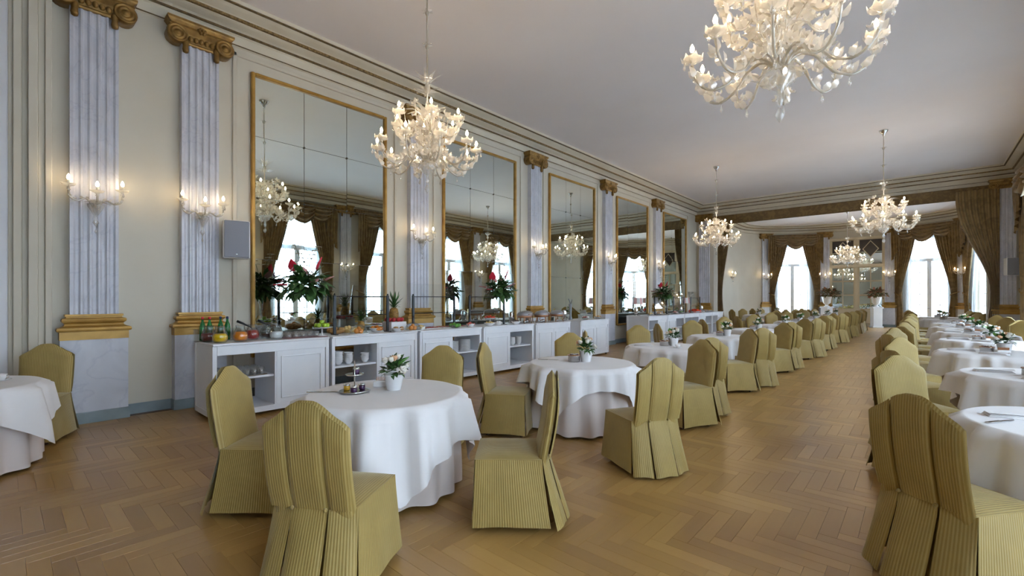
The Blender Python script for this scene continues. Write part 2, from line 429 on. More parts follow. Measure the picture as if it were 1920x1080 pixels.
struct('ground', B().box(-60, 60, -60, 90, -.6, -.2).mesh('ground', 'bounce_ground'))  # unseen ground outside, added to bounce daylight in through the windows

# ---- cornices
CPROF = [(0, 5.44), (.025, 5.45), (.025, 5.60), (.07, 5.63), (.08, 5.655), (.11, 5.67), (.20, 5.695), (.24, 5.71), (.30, 5.765), (.33, 5.775), (.40, 5.80), (.47, 5.835), (.50, 5.85), (.50, 5.90)]
def sweep(pathf, prof, closed):
    b = B(); rows = [pathf(d) for d, z in prof]; n = len(rows[0]); p = []
    for r, (d, z) in zip(rows, prof): p += [(q[0], q[1], z) for q in r]
    f = []
    for k in range(len(prof) - 1):
        for i in range(n if closed else n - 1):
            j = (i + 1) % n; f.append((k * n + i, k * n + j, k * n + n + j, k * n + n + i))
    return b.add(p, f)
def rectpath(d): return [(XL + d, Y0 + d), (XL + d, Y1 - d), (XR - d, Y1 - d), (XR - d, Y0 + d)]
def apsepath(d):
    r = [(XL + d, Y2), (XL + d, AY)]
    r += [tuple(ell(t, d)[0]) for t in range(-86, 87, 4)]
    return r + [(XR - d, AY), (XR - d, Y2)]
def band(d, z, w, h): return [(d - w, z - h), (d + .012, z - h), (d + .014, z), (d + .012, z + h), (d - w, z + h)]
for nm, path, cl in (('trim_2', rectpath, True), ('trim_3', apsepath, False)):
    c = struct(nm, sweep(path, CPROF, cl).mesh('cornice', 'cornice_cream'))
    ob('gold_line', sweep(path, band(.028, 5.46, .02, .006), cl).mesh('gold_line', 'gold_line'), c)
    ob('gold_line', sweep(path, band(.075, 5.632, .05, .013), cl).mesh('gold_line', 'gold_line'), c)
    ob('gold_bead', sweep(path, band(.275, 5.74, .05, .024), cl).mesh('gold_bead', 'gold_bead'), c)
    ob('gold_line', sweep(path, band(.478, 5.842, .05, .014), cl).mesh('gold_line', 'gold_line'), c)

# ---- doors at the left edge of the view
d = struct('door_1', None); d['label'] = 'tall white panelled door at the left edge'
ob('leaf', B().cbox(XL, XL + .05, -1.5, .06, .01, 5.2, .008).mesh('leaf', 'door_paint'), d)
for z0, z1 in ((.25, 1.5), (1.7, 3.82), (4.0, 5.05)):
    ob('panel', B().cbox(XL + .045, XL + .065, -1.25, -.14, z0, z1, .006).mesh('panel', 'door_paint'), d)
b = B()
for i, (y0, y1, x) in enumerate(((.06, .10, .05), (.10, .17, .09), (.17, .22, .06), (.22, .30, .12), (.30, .36, .07), (.36, .42, .1))):
    b.cbox(XL, XL + x, y0, y1, 0, 5.44, .006)
ob('casing', b.mesh('casing', 'wall_cream'), d)

# ---- windows
def window_kit():
    k = []
    b = B().box(-WW, -WW + .07, -.2, -.08, 0, WH).box(WW - .07, WW, -.2, -.08, 0, WH).box(-WW + .07, WW - .07, -.2, -.08, WH - .08, WH).box(-WW + .07, WW - .07, -.2, -.08, 0, .1)
    k.append(('frame', b.mesh('frame', 'frame_white')))
    k.append(('transom', B().cbox(-WW + .07, WW - .07, -.22, -.06, 3.48, 3.64, .01).mesh('transom', 'frame_white')))
    me_st = B().box(-.045, .045, -.18, -.10, .1, 3.48).mesh('stile', 'frame_white')
    hd = B().tube([(-.0, -.095, 1.05), (0, -.05, 1.05), (-.1, -.05, 1.05)], .011, 6).mesh('handle', 'iron_grey')
    k.append(('stile', me_st, (-.05, 0, 0))); k.append(('stile', me_st, (.05, 0, 0), 0, [('handle', hd)]))
    bar_h = B().box(-.34, .34, -.155, -.125, -.014, .014).mesh('glazing_bar', 'frame_white')
    bar_v = B().box(-.014, .014, -.155, -.125, .1, 3.48).mesh('glazing_bar', 'frame_white')
    pane = B().box(-.345, .345, -.143, -.139, -.27, .27).mesh('pane', 'window_glass')
    hs = [.1 + (3.38) * i / 6 for i in range(7)]
    for sx in (-1, 1):
        cx = sx * .44
        k.append(('glazing_bar', bar_v, (cx, 0, 0)))
        for i in range(6):
            if i: k.append(('glazing_bar', bar_h, (cx, 0, hs[i])))
            k.append(('pane', pane, (cx, 0, (hs[i] + hs[i + 1]) / 2)))
    # fan of crossing bars in the top light
    tb = B().tube([(-.78, -.14, 3.65), (-.3, -.14, 4.2), (.3, -.14, 4.66)], .014, 4).mesh('glazing_bar', 'frame_white')
    tb2 = B().tube([(.78, -.14, 3.65), (.3, -.14, 4.2), (-.3, -.14, 4.66)], .014, 4).mesh('glazing_bar', 'frame_white')
    k += [('glazing_bar', tb), ('glazing_bar', tb2), ('pane', B().box(-.79, .79, -.143, -.139, 3.64, 4.67).mesh('pane', 'window_glass'))]
    return k
WK = window_kit()
win_n = 0
def window(loc, rz, label):
    global win_n
    win_n += 1
    r = ob('window_%d' % win_n, None, None, loc, rz); r['kind'] = 'structure'; r['label'] = label
    for k in WK: add_part(k, r)
    m = Matrix.Rotation(rz, 3, 'Z') @ Vector((0, -.3, WH / 2))
    portal((loc[0] + m.x, loc[1] + m.y, m.z), rz, 2 * WW, WH)

# ---- curtains: everything in the wall frame, x along the wall, +y into the room
CW = 1.42   # half width of the dressing
def curtain_mesh(sg, half_top, out, name, m, tie=1.78, y=.15, amp=.035, folds=9, tiew=.2, botw=.34, ztop=5.08, zbot=.03):
    def f(u, v):
        z = ztop + (zbot - ztop) * v
        tv = (ztop - tie) / (ztop - zbot)
        if v < tv: w = half_top + (tiew - half_top) * (.55 * v / tv + .45 * smooth01(v / tv))
        else: w = tiew + (botw - tiew) * smooth01((v - tv) / (1 - tv) * 1.6)
        k = .45 + .55 * min(1, w / (half_top * .7))
        x = out - w * u
        yy = y + amp * k * sin(2 * pi * folds * u + .6 * sin(5 * v)) + .03 * sin(9 * u + 4 * v) + .05 * (1 - abs(v - tv)) * 0
        return (sg * x, yy, z)
    return B().grid(f, folds * 6, 26, uvf=lambda u, v: (u * 2, v * 5)).mesh(name, m, True)
CUR = {s: curtain_mesh(s, 1.0, CW - .06, 'curtain', 'damask', y=.17, amp=.05, botw=.38, tiew=.28, folds=8) for s in (-1, 1)}
SHE = {s: curtain_mesh(s, .98, 1.06, 'sheer_curtain', 'sheer_voile', tie=1.45, y=.05, amp=.02, folds=8, tiew=.42, botw=.46, ztop=4.9) for s in (-1, 1)}
TIE = {s: B().tube([(s * (CW - .34), .2, 1.72), (s * (CW - .3), .245, 1.75), (s * (CW - .1), .245, 1.83), (s * (CW - .03), .17, 1.88), (s * (CW - .03), .02, 1.9)], .022, 6).mesh('tieback', 'gilt') for s in (-1, 1)}
def swag_mesh(w, drop, z0, y, folds=4):
    def f(u, v):
        k = 1 - (2 * u - 1) ** 2; k = k ** .7
        sway = .04 * (1 - abs(2 * u - 1))
        z = z0 - v * (.10 + (drop - .10) * k)
        yy = y + .10 * sin(pi * min(v * 1.1, 1)) * (.3 + k) * .6 + .07 * sin(2 * pi * folds * v) * (.25 + k) + sway
        return ((u - .5) * w, yy, z)
    return B().grid(f, 18, 30, uvf=lambda u, v: (u, v)).mesh('swag', 'damask', True)
def tail_mesh(sg):
    def f(u, v):
        z = 5.3 - v * (1.75 - .75 * u)
        return (sg * (CW + .06 - .46 * u), .29 + .06 * sin(2 * pi * 4 * u) + .02 * sin(6 * v), z)
    return B().grid(f, 20, 12, uvf=lambda u, v: (u * .5, v)).mesh('tail', 'damask', True)
SW = swag_mesh(1.15, .62, 5.25, .26); SWC = swag_mesh(1.2, .78, 5.27, .30)
PEL = B().cbox(-CW - .08, CW + .08, .02, .27, 5.18, 5.36, .015).mesh('pelmet', 'damask_band')
TAIL = {s: tail_mesh(s) for s in (-1, 1)}
VAL = [('pelmet', PEL), ('swag', SW, (-.78, 0, 0)), ('swag', SW, (.78, 0, 0)), ('swag', SWC, (0, .02, -.02)), ('tail', TAIL[-1]), ('tail', TAIL[1])]
def dress(loc, rz, where):
    place(VAL, 'valance', 'brown damask swag and tail valance ' + where, 'valance', loc, rz, 'window valances')
    for s, nm in ((-1, 'one'), (1, 'other')):
        sd = {-1: 'left', 1: 'right'}[-s]
        place([('drape', CUR[s]), ('tieback', TIE[s])], 'curtain', 'tied back brown damask curtain, %s side, %s' % (sd, where), 'curtain', loc, rz, 'damask curtains')
        place([('sheer', SHE[s])], 'sheer_curtain', 'white voile sheer, %s side, %s' % (sd, where), 'sheer curtain', loc, rz, 'sheer curtains')
for i, y in enumerate(WIN_Y):
    lab = 'of right-wall window facing the %s mirror' % ORD[i - 1] if i else 'of the right-wall window beside the camera'
    window((XR, y, 0), RZ['R'], 'tall glazed window ' + lab)
    dress((XR, y, 0), RZ['R'], lab)
for (a, c), lab in zip(OPEN, ('of far window left of the mirrored doors', 'of far window right of the mirrored doors', 'of rightmost window half hidden by the arch curtain')):
    p0, p1 = ell(a)[0], ell(c)[0]; mid = (p0 + p1) / 2; tn = p1 - p0; n = Vector((tn.y, -tn.x)).normalized()
    if n.dot(Vector((AX, 26)) - mid) < 0: n = -n
    rz = atan2(n.y, n.x) - pi / 2
    window((mid.x, mid.y, 0), rz, 'tall glazed window ' + lab)
    dress((mid.x + n.x * .08, mid.y + n.y * .08, 0), rz, lab)

# ---- arch pelmet and portal curtains
place([('band', B().cbox(-7.3, 1.86, Y1 - .05, Y1 - .003, 4.96, 5.34, .008).mesh('band', 'damask_band')), ('fringe', B().box(-7.3, 1.86, Y1 - .045, Y1 - .01, 4.925, 4.96).mesh('fringe', 'gold_line'))],
      'arch_pelmet', 'long flat brown damask pelmet across the arch opening', 'pelmet', (0, 0, 0))
def portal_curtain(sg, wt):
    def f(u, v):
        z = 5.2 - v * 5.17; tv = .66
        w = wt + (.22 - wt) * smooth01(v / tv) ** 1.3 if v < tv else .22 + .2 * smooth01((v - tv) * 2)
        return (sg * -w * u, .05 * sin(2 * pi * 7 * u + v) - .10, z)
    return B().grid(f, 42, 24, uvf=lambda u, v: (u, v * 4)).mesh('drape', 'damask', True)
for sg, x, lab in ((1, 1.95, 'right'), (-1, -7.12, 'left')):
    pc = ob('portal_curtain', portal_curtain(sg, 1.05 if sg > 0 else .55), None, (x - .1 * sg * 0, Y2 + .22 if sg < 0 else Y1 - .07, 0))
    tag(pc, 'dark brown damask curtain drawn back at the %s side of the arch' % lab, 'curtain', 'arch curtains')

# ---- pilasters
def pilaster_kit(front=.12):
    k = []
    k.append(('plinth', B().rings([(.335, .185, 0), (.335, .185, .13), (.33, .18, .14)]).mesh('plinth', 'blue_grey')))
    k.append(('pedestal', B().rings([(.32, .165, .14), (.32, .165, 1.04)]).mesh('pedestal', 'marble')))
    prof = [(.325, .175, 1.04), (.325, .175, 1.14), (.345, .20, 1.145), (.352, .205, 1.165), (.345, .20, 1.19), (.31, .165, 1.20), (.285, .14, 1.215), (.275, .135, 1.235), (.285, .145, 1.25), (.30, .16, 1.26), (.305, .165, 1.28), (.30, .16, 1.30), (.265, .13, 1.31), (.265, .13, 1.325), (.275, .14, 1.33), (.275, .14, 1.355)]
    k.append(('gilded_base', B().rings(prof).mesh('gilded_base', 'gilt_bright')))
    # fluted shaft: a cross-section with five grooves
    sec = [(-.23, 0), (-.23, front)]
    for i in range(5):
        c = -.165 + .0825 * i
        sec += [(c - .032, front), (c - .026, front - .012), (c - .012, front - .022), (c + .012, front - .022), (c + .026, front - .012), (c + .032, front)]
    sec += [(.23, front), (.23, 0)]
    n = len(sec); b = B()
    b.add([(x, y, z) for z in (1.355, 5.22) for x, y in sec], [(i, i + 1, n + i + 1, n + i) for i in range(n - 1)])
    k.append(('shaft', b.mesh('shaft', 'marble')))
    # ionic capital
    k.append(('abacus', B().rings([(.24, .14, 5.16), (.25, .15, 5.18), (.24, .14, 5.20), (.30, .16, 5.30), (.36, .19, 5.34), (.385, .205, 5.36), (.37, .195, 5.39), (.395, .215, 5.42), (.41, .225, 5.44), (.41, .225, 5.47)]).mesh('abacus', 'gilt')))
    vol = B().lathe([(.118, 0), (.122, .20), (.105, .215), (.098, .20), (.082, .20), (.075, .215), (.062, .215), (.055, .20), (.042, .20), (.034, .22), (.001, .23)], 18, axis='y').mesh('volute', 'gilt', True)
    k += [('volute', vol, (-.29, 0, 5.26)), ('volute', vol, (.29, 0, 5.26))]
    pen = B().lathe([(.001, 5.02), (.032, 5.035), (.04, 5.07), (.034, 5.12), (.042, 5.18), (.03, 5.22)], 8, (0, .15, 0)).mesh('pendant', 'gilt', True)
    k += [('pendant', pen, (-.19, 0, 0)), ('pendant', pen, (.19, 0, 0))]
    egg = B().ball((0, .16, 5.25), .032, 8, 5, 1.3).mesh('egg', 'gilt', True)
    for x in (-.13, -.065, 0, .065, .13): k.append(('egg', egg, (x, 0, -abs(x) * .05)))
    rs = B()
    for i in range(6):
        a = i * pi / 3; rs.ball((.035 * cos(a), .2, 5.39 + .035 * sin(a)), .028, 6, 4)
    rs.ball((0, .215, 5.39), .025, 6, 4)
    k.append(('rosette', rs.mesh('rosette', 'gilt', True)))
    return k
PK = pilaster_kit()
def pilaster(loc, rz, label, sconce=True):
    place(PK, 'pilaster', 'fluted white marble pilaster with gilded capital ' + label, 'pilaster', loc, rz, 'marble pilasters')
    if sconce:
        m = Matrix.Rotation(rz, 3, 'Z') @ Vector((0, .10, 0))
        SCONCES.append(((loc[0] + m.x, loc[1] + m.y, 2.5), rz, label))
SCONCES = []
pilaster((XL, .80, 0), RZ['L'], 'nearest the left door')
for i, y in enumerate(PIL_Y[:5]):
    pilaster((XL, y, 0), RZ['L'], ['behind the juice jugs', 'between first and second mirrors', 'between second and third mirrors', 'between third and fourth mirrors', 'between fourth and fifth mirrors'][i])
for i in range(-1, 5):
    y = 1.94 + BAY * i
    pilaster((XR, y, 0), RZ['R'], 'on window wall, facing %s' % ['the left door', 'the juice buffet', 'the second left pilaster', 'the third left pilaster', 'the fourth left pilaster', 'the fifth left pilaster'][i + 1])
pilaster((-7.52, Y1, 0), RZ['E'], 'at left end of the arch wall', False)
pilaster((2.1, Y1, 0), RZ['E'], 'at right end of the arch wall', False)
for t, lab in ((-55.8, 'left of the far left window'), (-16.8, 'left of the mirrored doors'), (16.8, 'right of the mirrored doors'), (55.8, 'right of the far right window')):
    p, n = ell(t, -.02); pilaster((p.x, p.y, 0), atan2(n.y, n.x) - pi / 2, lab)
SCONCES.append(((XL, 27.3, 2.5), RZ['L'], 'on the plain wall beyond the arch'))

# ---- mirrors on the left wall
FR = .055
MZ0, MZ1 = .62, 5.13
def mirror(i, y):
    hw = 1.225
    k = []
    b = B().cbox(-hw, -hw + FR, 0, .07, MZ0, MZ1, .012).cbox(hw - FR, hw, 0, .07, MZ0, MZ1, .012).cbox(-hw + FR, hw - FR, 0, .07, MZ1 - FR, MZ1, .012).cbox(-hw + FR, hw - FR, 0, .07, MZ0, MZ0 + FR, .012)
    k.append(('gilt_frame', b.mesh('gilt_frame', 'gilt_bright')))
    r = place(k + [('backing', B().box(-hw + .02, hw - .02, .0, .012, MZ0 + .02, MZ1 - .02).mesh('backing', 'lead_line'))], 'wall_mirror', 'tall gilt-framed wall mirror of square panes, %s from the left' % ORD[i], 'mirror', (XL, y, 0), RZ['L'], 'wall mirrors')
    zs = [MZ0 + FR, 1.2, 2.18, 3.16, 4.13, MZ1 - FR]; w = (2 * hw - 2 * FR) / 3
    rnd = random.Random(i + 3)
    for c in range(3):
        for j in range(5):
            h = zs[j + 1] - zs[j]
            key = ('pane', j)
            if key not in PANE: PANE[key] = B().box(-w / 2 + .004, w / 2 - .004, -.003, .003, -h / 2 + .003, h / 2 - .003).mesh('pane', 'mirror')
            ob('pane', PANE[key], r, (-hw + FR + w * (c + .5), .026, zs[j] + h / 2), 0, (radians(rnd.uniform(-.12, .12)), 0, radians(rnd.uniform(-.12, .12))))
    dot = PANE.setdefault('dot', B().lathe([(.018, 0), (.018, .012), (.001, .02)], 8, axis='y').mesh('rosette', 'lead_line', True))
    for c in (1, 2):
        for z in zs[1:-1]: ob('rosette', dot, r, (-hw + FR + w * c, .03, z))
    # cream moulding round the bay
    m = B()
    for x in (-1.48, 1.42): m.cbox(x, x + .06, 0, .035, .14, 5.36, .008)
    m.cbox(-1.48, 1.48, 0, .035, 5.30, 5.36, .008)
    struct('trim_%d' % (10 + i), m.mesh('moulding', 'wall_cream'), loc=(XL, y, 0), rz=RZ['L'])
PANE = {}
for i, y in enumerate(MIR_Y): mirror(i, y)

# ---- mirrored double doors in the far wall
p, n = ell(0)
d = place([('surround', B().box(-1.32, -1.2, 0, .12, 0, 5.05).box(1.2, 1.32, 0, .12, 0, 5.05).box(-1.2, 1.2, 0, .12, 4.93, 5.05).box(-.07, .07, 0, .1, 0, 4.93).mesh('surround', 'door_cream')),
           ('back_board', B().box(-1.2, 1.2, -.02, .02, 0, 4.93).mesh('back_board', 'door_cream')),
           ('transom', B().cbox(-1.2, 1.2, .02, .13, 3.35, 3.5, .01).mesh('transom', 'door_cream'))], 'door_4', 'mirrored double doors with dark diamond panels in the far wall', None, (p.x, p.y - .08, 0), pi)
d['kind'] = 'structure'
dp = B().box(-.5, .5, .025, .05, 4.2, 4.88).mesh('dark_panel', 'dark_panel')
dd = B().prism([(-.32, 0), (0, -.42), (.32, 0), (0, .42)], .05, .075).mesh('diamond', 'dark_panel')
df = B().prism([(-.37, 0), (0, -.48), (.37, 0), (0, .48)], .04, .06).mesh('diamond_frame', 'door_cream')
mp_ = B().box(-.235, .235, .03, .036, -.36, .36).mesh('pane', 'mirror'); mt = B().box(-.5, .5, .03, .036, 3.5, 4.2).mesh('pane', 'mirror')
gb = B().box(-.02, .02, .03, .06, .95, 3.35).mesh('glazing_bar', 'door_cream'); gh = B().box(-.5, .5, .03, .055, -.02, .02).mesh('glazing_bar', 'door_cream')
lo = B().cbox(-.5, .5, .02, .05, .15, .9, .015).mesh('lower_panel', 'door_cream')
for sx in (-1, 1):
    q = ob('door_leaf', B().box(-.56, -.5, .02, .07, 0, 4.9).box(.5, .56, .02, .07, 0, 4.9).mesh('door_leaf', 'door_cream'), d, (sx * .635, 0, 0))
    ob('dark_panel', dp, q); ob('diamond_frame', df, q, (0, 0, 4.35)); ob('diamond', dd, q, (0, 0, 4.35)); ob('pane', mt, q); ob('glazing_bar', gb, q); ob('lower_panel', lo, q)
    for j in range(3):
        z = .95 + .4 + .8 * j
        if j: ob('glazing_bar', gh, q, (0, 0, z - .4))
        for c in (-1, 1): ob('pane', mp_, q, (c * .26, 0, z))
# ================================================================== CHANDELIERS AND SCONCES
def smooth_path(pts, n=4):
    # Catmull-Rom through the points
    P = [Vector(p) for p in pts]; P = [P[0] * 2 - P[1]] + P + [P[-1] * 2 - P[-2]]; r = []
    for i in range(1, len(P) - 2):
        for k in range(n):
            t = k / n; a, b, c, d = P[i - 1], P[i], P[i + 1], P[i + 2]
            r.append(.5 * ((2 * b) + (c - a) * t + (2 * a - 5 * b + 4 * c - d) * t * t + (3 * b - a - 3 * c + d) * t ** 3))
    return r + [P[-2]]
def petals(b, c, n, L, W, tilt, up=(0, 0, 1), rot=0):
    for i in range(n):
        a = 2 * pi * i / n + rot; d = Vector((cos(a) * cos(tilt), sin(a) * cos(tilt), sin(tilt)))
        b.leaf(c, d, (0, 0, 1), L, W, .25)
def flower(b, c, nrm, R):
    # six cupped petals round a bead, facing nrm
    n = Vector(nrm).normalized(); a = n.cross(Vector((.3, .5, .8))).normalized(); d = n.cross(a)
    for i in range(6):
        t = i * pi / 3; q = a * cos(t) + d * sin(t); b.leaf(c, q + n * .5, n, R, R * .75, -.2)
    b.ball(tuple(Vector(c) + n * .012), R * .22, 6, 4)
CUP = B().lathe([(.008, -.05), (.020, -.042), (.012, -.03), (.016, -.018), (.030, -.006), (.050, 0), (.066, .012), (.070, .02), (.048, .008), (.012, .004)], 14, lobes=7, amp=.06).mesh('bobeche', 'crystal', True)
CANDLE = B().lathe([(.013, 0), (.0135, .06), (.011, .066)], 8).mesh('candle', 'candle_white', True)
FLAME = B().lathe([(.007, .066), (.0165, .082), (.018, .096), (.013, .116), (.005, .132), (.001, .138)], 8).mesh('bulb', 'bulb_glow', True)
DROP = B().lathe([(.001, -.085), (.011, -.072), (.014, -.06), (.008, -.04), (.002, -.02), (.0015, 0)], 6).mesh('drop', 'crystal_clear', True)
def arm_kit(path, r):
    pts = smooth_path(path); n = len(pts)
    end = Vector(path[-1])
    me = B().tube(pts, [r * (1 + .22 * sin(i * 2.2)) * (1 - .25 * i / n) for i in range(n)], 7).mesh('arm', 'crystal_grey', True)
    low = min(pts, key=lambda p: p.z)
    e = end + Vector((0, 0, .04))
    sub = [('bobeche', CUP, tuple(e)), ('candle', CANDLE, tuple(e)), ('bulb', FLAME, tuple(e)), ('drop', DROP, tuple(low + Vector((0, 0, -.01)))), ('drop', DROP, (e.x + .062, 0, e.z))]
    # glass leaves and blossoms riding on the arm
    lf = B(); rnd = random.Random(int(r * 1e5))
    for i in range(3, n - 3, 3):
        p = pts[i]
        for s in (-1, 1): lf.leaf(p, (.35, s * .7, .75), (0, s, .4), .10, .06, .3)
    for f_, s in ((.30, 1), (.45, -1), (.62, 1), (.8, -1)):
        p = pts[int(n * f_)]; flower(lf, p + Vector((0, s * .045, .05)), (.3 * rnd.uniform(-1, 1), s * .7, .8), .055)
    for j in range(7):
        a = 2 * pi * j / 7; lf.leaf(e + Vector((.02 * cos(a), .02 * sin(a), -.03)), (cos(a), sin(a), .55), (0, 0, 1), .095, .066, -.25)
    sub.append(('glass_leaves', lf.mesh('glass_leaves', 'crystal', True)))
    return me, sub
LOW, LOWS = arm_kit([(.04, 0, .40), (.13, 0, .48), (.25, 0, .45), (.38, 0, .31), (.52, 0, .27), (.63, 0, .36), (.665, 0, .50)], .0135)
UPP, UPPS = arm_kit([(.035, 0, .74), (.11, 0, .83), (.20, 0, .80), (.29, 0, .70), (.37, 0, .70), (.43, 0, .79), (.445, 0, .88)], .0115)
def chandelier_kit():
    k = []
    stem = [(.001, .06), (.02, .09), (.03, .13), (.014, .17), (.024, .20), (.09, .25), (.115, .31), (.105, .36), (.06, .40), (.035, .43), (.028, .50), (.045, .56), (.06, .62), (.045, .68), (.03, .71), (.07, .74), (.085, .78), (.05, .82), (.028, .86), (.04, .95), (.055, 1.02), (.035, 1.09), (.02, 1.14)]
    k.append(('stem', B().lathe(stem, 14, lobes=7, amp=.05).mesh('stem', 'crystal_clear', True)))
    k.append(('finial', B().lathe([(.001, -.06), (.022, -.03), (.034, 0), (.02, .04), (.006, .06)], 10).mesh('finial', 'crystal_clear', True)))
    rod = [(.012, 1.14), (.012, 1.30), (.03, 1.33), (.042, 1.37), (.03, 1.41), (.012, 1.44), (.011, 1.9), (.022, 1.92), (.03, 1.94), (.022, 1.96), (.011, 1.98), (.011, 2.35), (.022, 2.37), (.03, 2.39), (.022, 2.41), (.011, 2.43), (.011, 2.78)]
    k.append(('hanging_rod', B().lathe(rod, 10).mesh('hanging_rod', 'crystal_grey', True)))
    k.append(('ceiling_rose', B().lathe([(.02, 2.70), (.035, 2.76), (.07, 2.80), (.095, 2.84), (.10, 2.855)], 14).mesh('ceiling_rose', 'chrome', True)))
    cr = B()
    for z, L, n, t in ((1.36, .27, 8, 1.0), (1.28, .21, 8, .5), (1.42, .16, 6, 1.15)): petals(cr, (0, 0, z), n, L, .05, t, rot=z * 5)
    for z in (1.94, 2.39): petals(cr, (0, 0, z), 6, .085, .035, .5)
    k.append(('crown_leaves', cr.mesh('crown_leaves', 'crystal_clear', True)))
    for i in range(10):
        a = 2 * pi * i / 10
        k.append(('arm', LOW, (0, 0, 0), a, LOWS))
    for i in range(6):
        k.append(('arm', UPP, (0, 0, 0), 2 * pi * i / 6 + .3, UPPS))
    # tall curved glass leaves and flowers rising between the arms
    rnd = random.Random(5)
    st_ = B(); fl = B()
    for i in range(14):
        a = 2 * pi * (i + .5) / 14; R = .16 + .16 * (i % 3) / 2; zt = .70 + .42 * rnd.random()
        pts = smooth_path([(.04 * cos(a), .04 * sin(a), .55), (R * .7 * cos(a), R * .7 * sin(a), .62 + .1 * (i % 2)), (R * cos(a), R * sin(a), zt)], 4)
        st_.tube(pts, .006, 5)
        flower(fl, pts[-1], (cos(a), sin(a), .9), .085); flower(fl, pts[-4], (cos(a + 1), sin(a + 1), .4), .06)
        for p in pts[2:-1:2]:
            for s in (-1, 1): fl.leaf(p, (cos(a + s * 1.2), sin(a + s * 1.2), .5), (0, 0, 1), .11, .05, .3)
    for i in range(10):
        a = 2 * pi * i / 10 + .3
        flower(fl, (.30 * cos(a), .30 * sin(a), .40 + .05 * (i % 2)), (cos(a), sin(a), .3), .075)
    for i in range(12):
        a = 2 * pi * i / 12 + .2
        fl.leaf((.05 * cos(a), .05 * sin(a), .95), (cos(a) * .7, sin(a) * .7, .75), (0, 0, 1), .27, .06, .45)
        fl.leaf((.06 * cos(a), .06 * sin(a), .36), (cos(a), sin(a), -.35), (0, 0, 1), .16, .06, -.2)
    k.append(('flower_stems', st_.mesh('flower_stems', 'crystal_grey', True)))
    k.append(('glass_flowers', fl.mesh('glass_flowers', 'crystal', True), (0, 0, 0), 0, None, 'stuff'))
    return k
CK = chandelier_kit()
CHZ = 3.04
for (x, y, r), lab in zip([(-5.0, 3.87, .2), (-.85, 4.22, .45), (-5.0, 15.7, .1), (-.7, 15.2, .33), (-2.68, 27.9, 0)],
                     ('hanging before the first mirror', 'nearest the camera at top right', 'hanging far left before the arch', 'hanging far right before the arch', 'hanging beyond the arch in the rounded room')):
    place(CK, 'chandelier', 'cream glass chandelier with lit candle bulbs, ' + lab, 'chandelier', (x, y, CHZ), r, 'glass chandeliers')
FLAME2 = FLAME.copy(); FLAME2.materials[0] = MATS['sconce_glow']
def sconce_kit():
    FLAME = FLAME2
    k = [('backplate', B().lathe([(.001, 0), (.05, .002), (.055, .015), (.03, .03), (.001, .035)], 10, (0, 0, .25), 'y').mesh('backplate', 'crystal_grey', True))]
    k.append(('bowl', B().lathe([(.001, -.05), (.02, -.02), (.03, 0), (.015, .04), (.02, .09), (.05, .15), (.075, .20), (.08, .23), (.03, .235)], 12, (0, .1, 0), lobes=6, amp=.06).mesh('bowl', 'crystal_clear', True)))
    k.append(('pendant', DROP, (0, .1, -.05)))
    a_side = smooth_path([(.02, .1, .2), (.09, .11, .29), (.17, .13, .25), (.235, .15, .28), (.25, .15, .36)])
    for sx in (-1, 1):
        me = B().tube([(p.x * sx, p.y, p.z) for p in a_side], .011, 6).mesh('arm', 'crystal_grey', True)
        e = (sx * .25, .15, .42)
        lf = B()
        for p in a_side[3:-2:3]:
            for s in (-1, 1): lf.leaf((p.x * sx, p.y, p.z), (sx * .2, s * .7, .6), (0, 0, 1), .07, .035)
        k.append(('arm', me, (0, 0, 0), 0, [('bobeche', CUP, e), ('candle', CANDLE, e), ('bulb', FLAME, e), ('drop', DROP, (e[0], e[1] + .06, e[2])), ('glass_leaves', lf.mesh('glass_leaves', 'crystal', True))]))
    e = (0, .24, .36)
    k.append(('arm', B().tube(smooth_path([(0, .1, .2), (0, .16, .26), (0, .22, .25), (0, .24, .31)]), .011, 6).mesh('arm', 'crystal_grey', True), (0, 0, 0), 0, [('bobeche', CUP, e), ('candle', CANDLE, e), ('bulb', FLAME, e)]))
    lf = B()
    for i in range(9):
        a = pi * i / 8; lf.leaf((0, .1, .22), (cos(a), .5 * sin(a) + .05, .55), (0, 0, 1), .13, .05, .4)
    k.append(('glass_leaves', lf.mesh('glass_leaves', 'crystal', True)))
    return k
SK = sconce_kit()
for loc, rz, lab in SCONCES:
    place(SK, 'wall_sconce', 'lit glass three-candle wall sconce on pilaster ' + lab if 'plain' not in lab else 'lit glass three-candle wall sconce ' + lab, 'sconce', loc, rz, 'wall sconces')

# ---- loudspeaker and its bracket
sp = [('cabinet', B().cbox(-.17, .17, 0, .20, 0, .56, .012).mesh('cabinet', 'paper_white')),
      ('grille', B().cbox(-.16, .16, .195, .215, .01, .55, .008).mesh('grille', 'speaker_grey')),
      ('badge', B().cbox(-.012, .012, .214, .220, .05, .062, .002).mesh('badge', 'silver')),
      ('bracket', B().box(-.03, .03, -.14, 0, .2, .34).mesh('bracket', 'paper_white'))]
place(sp, 'loudspeaker', 'grey wall loudspeaker beside the first mirror', 'speaker', (-7.74, 2.38, 2.15), RZ['L'] - .22)
place(sp, 'loudspeaker', 'white loudspeaker on the right arch pilaster', 'speaker', (2.18, 21.73, 2.3), RZ['E'] + .3)
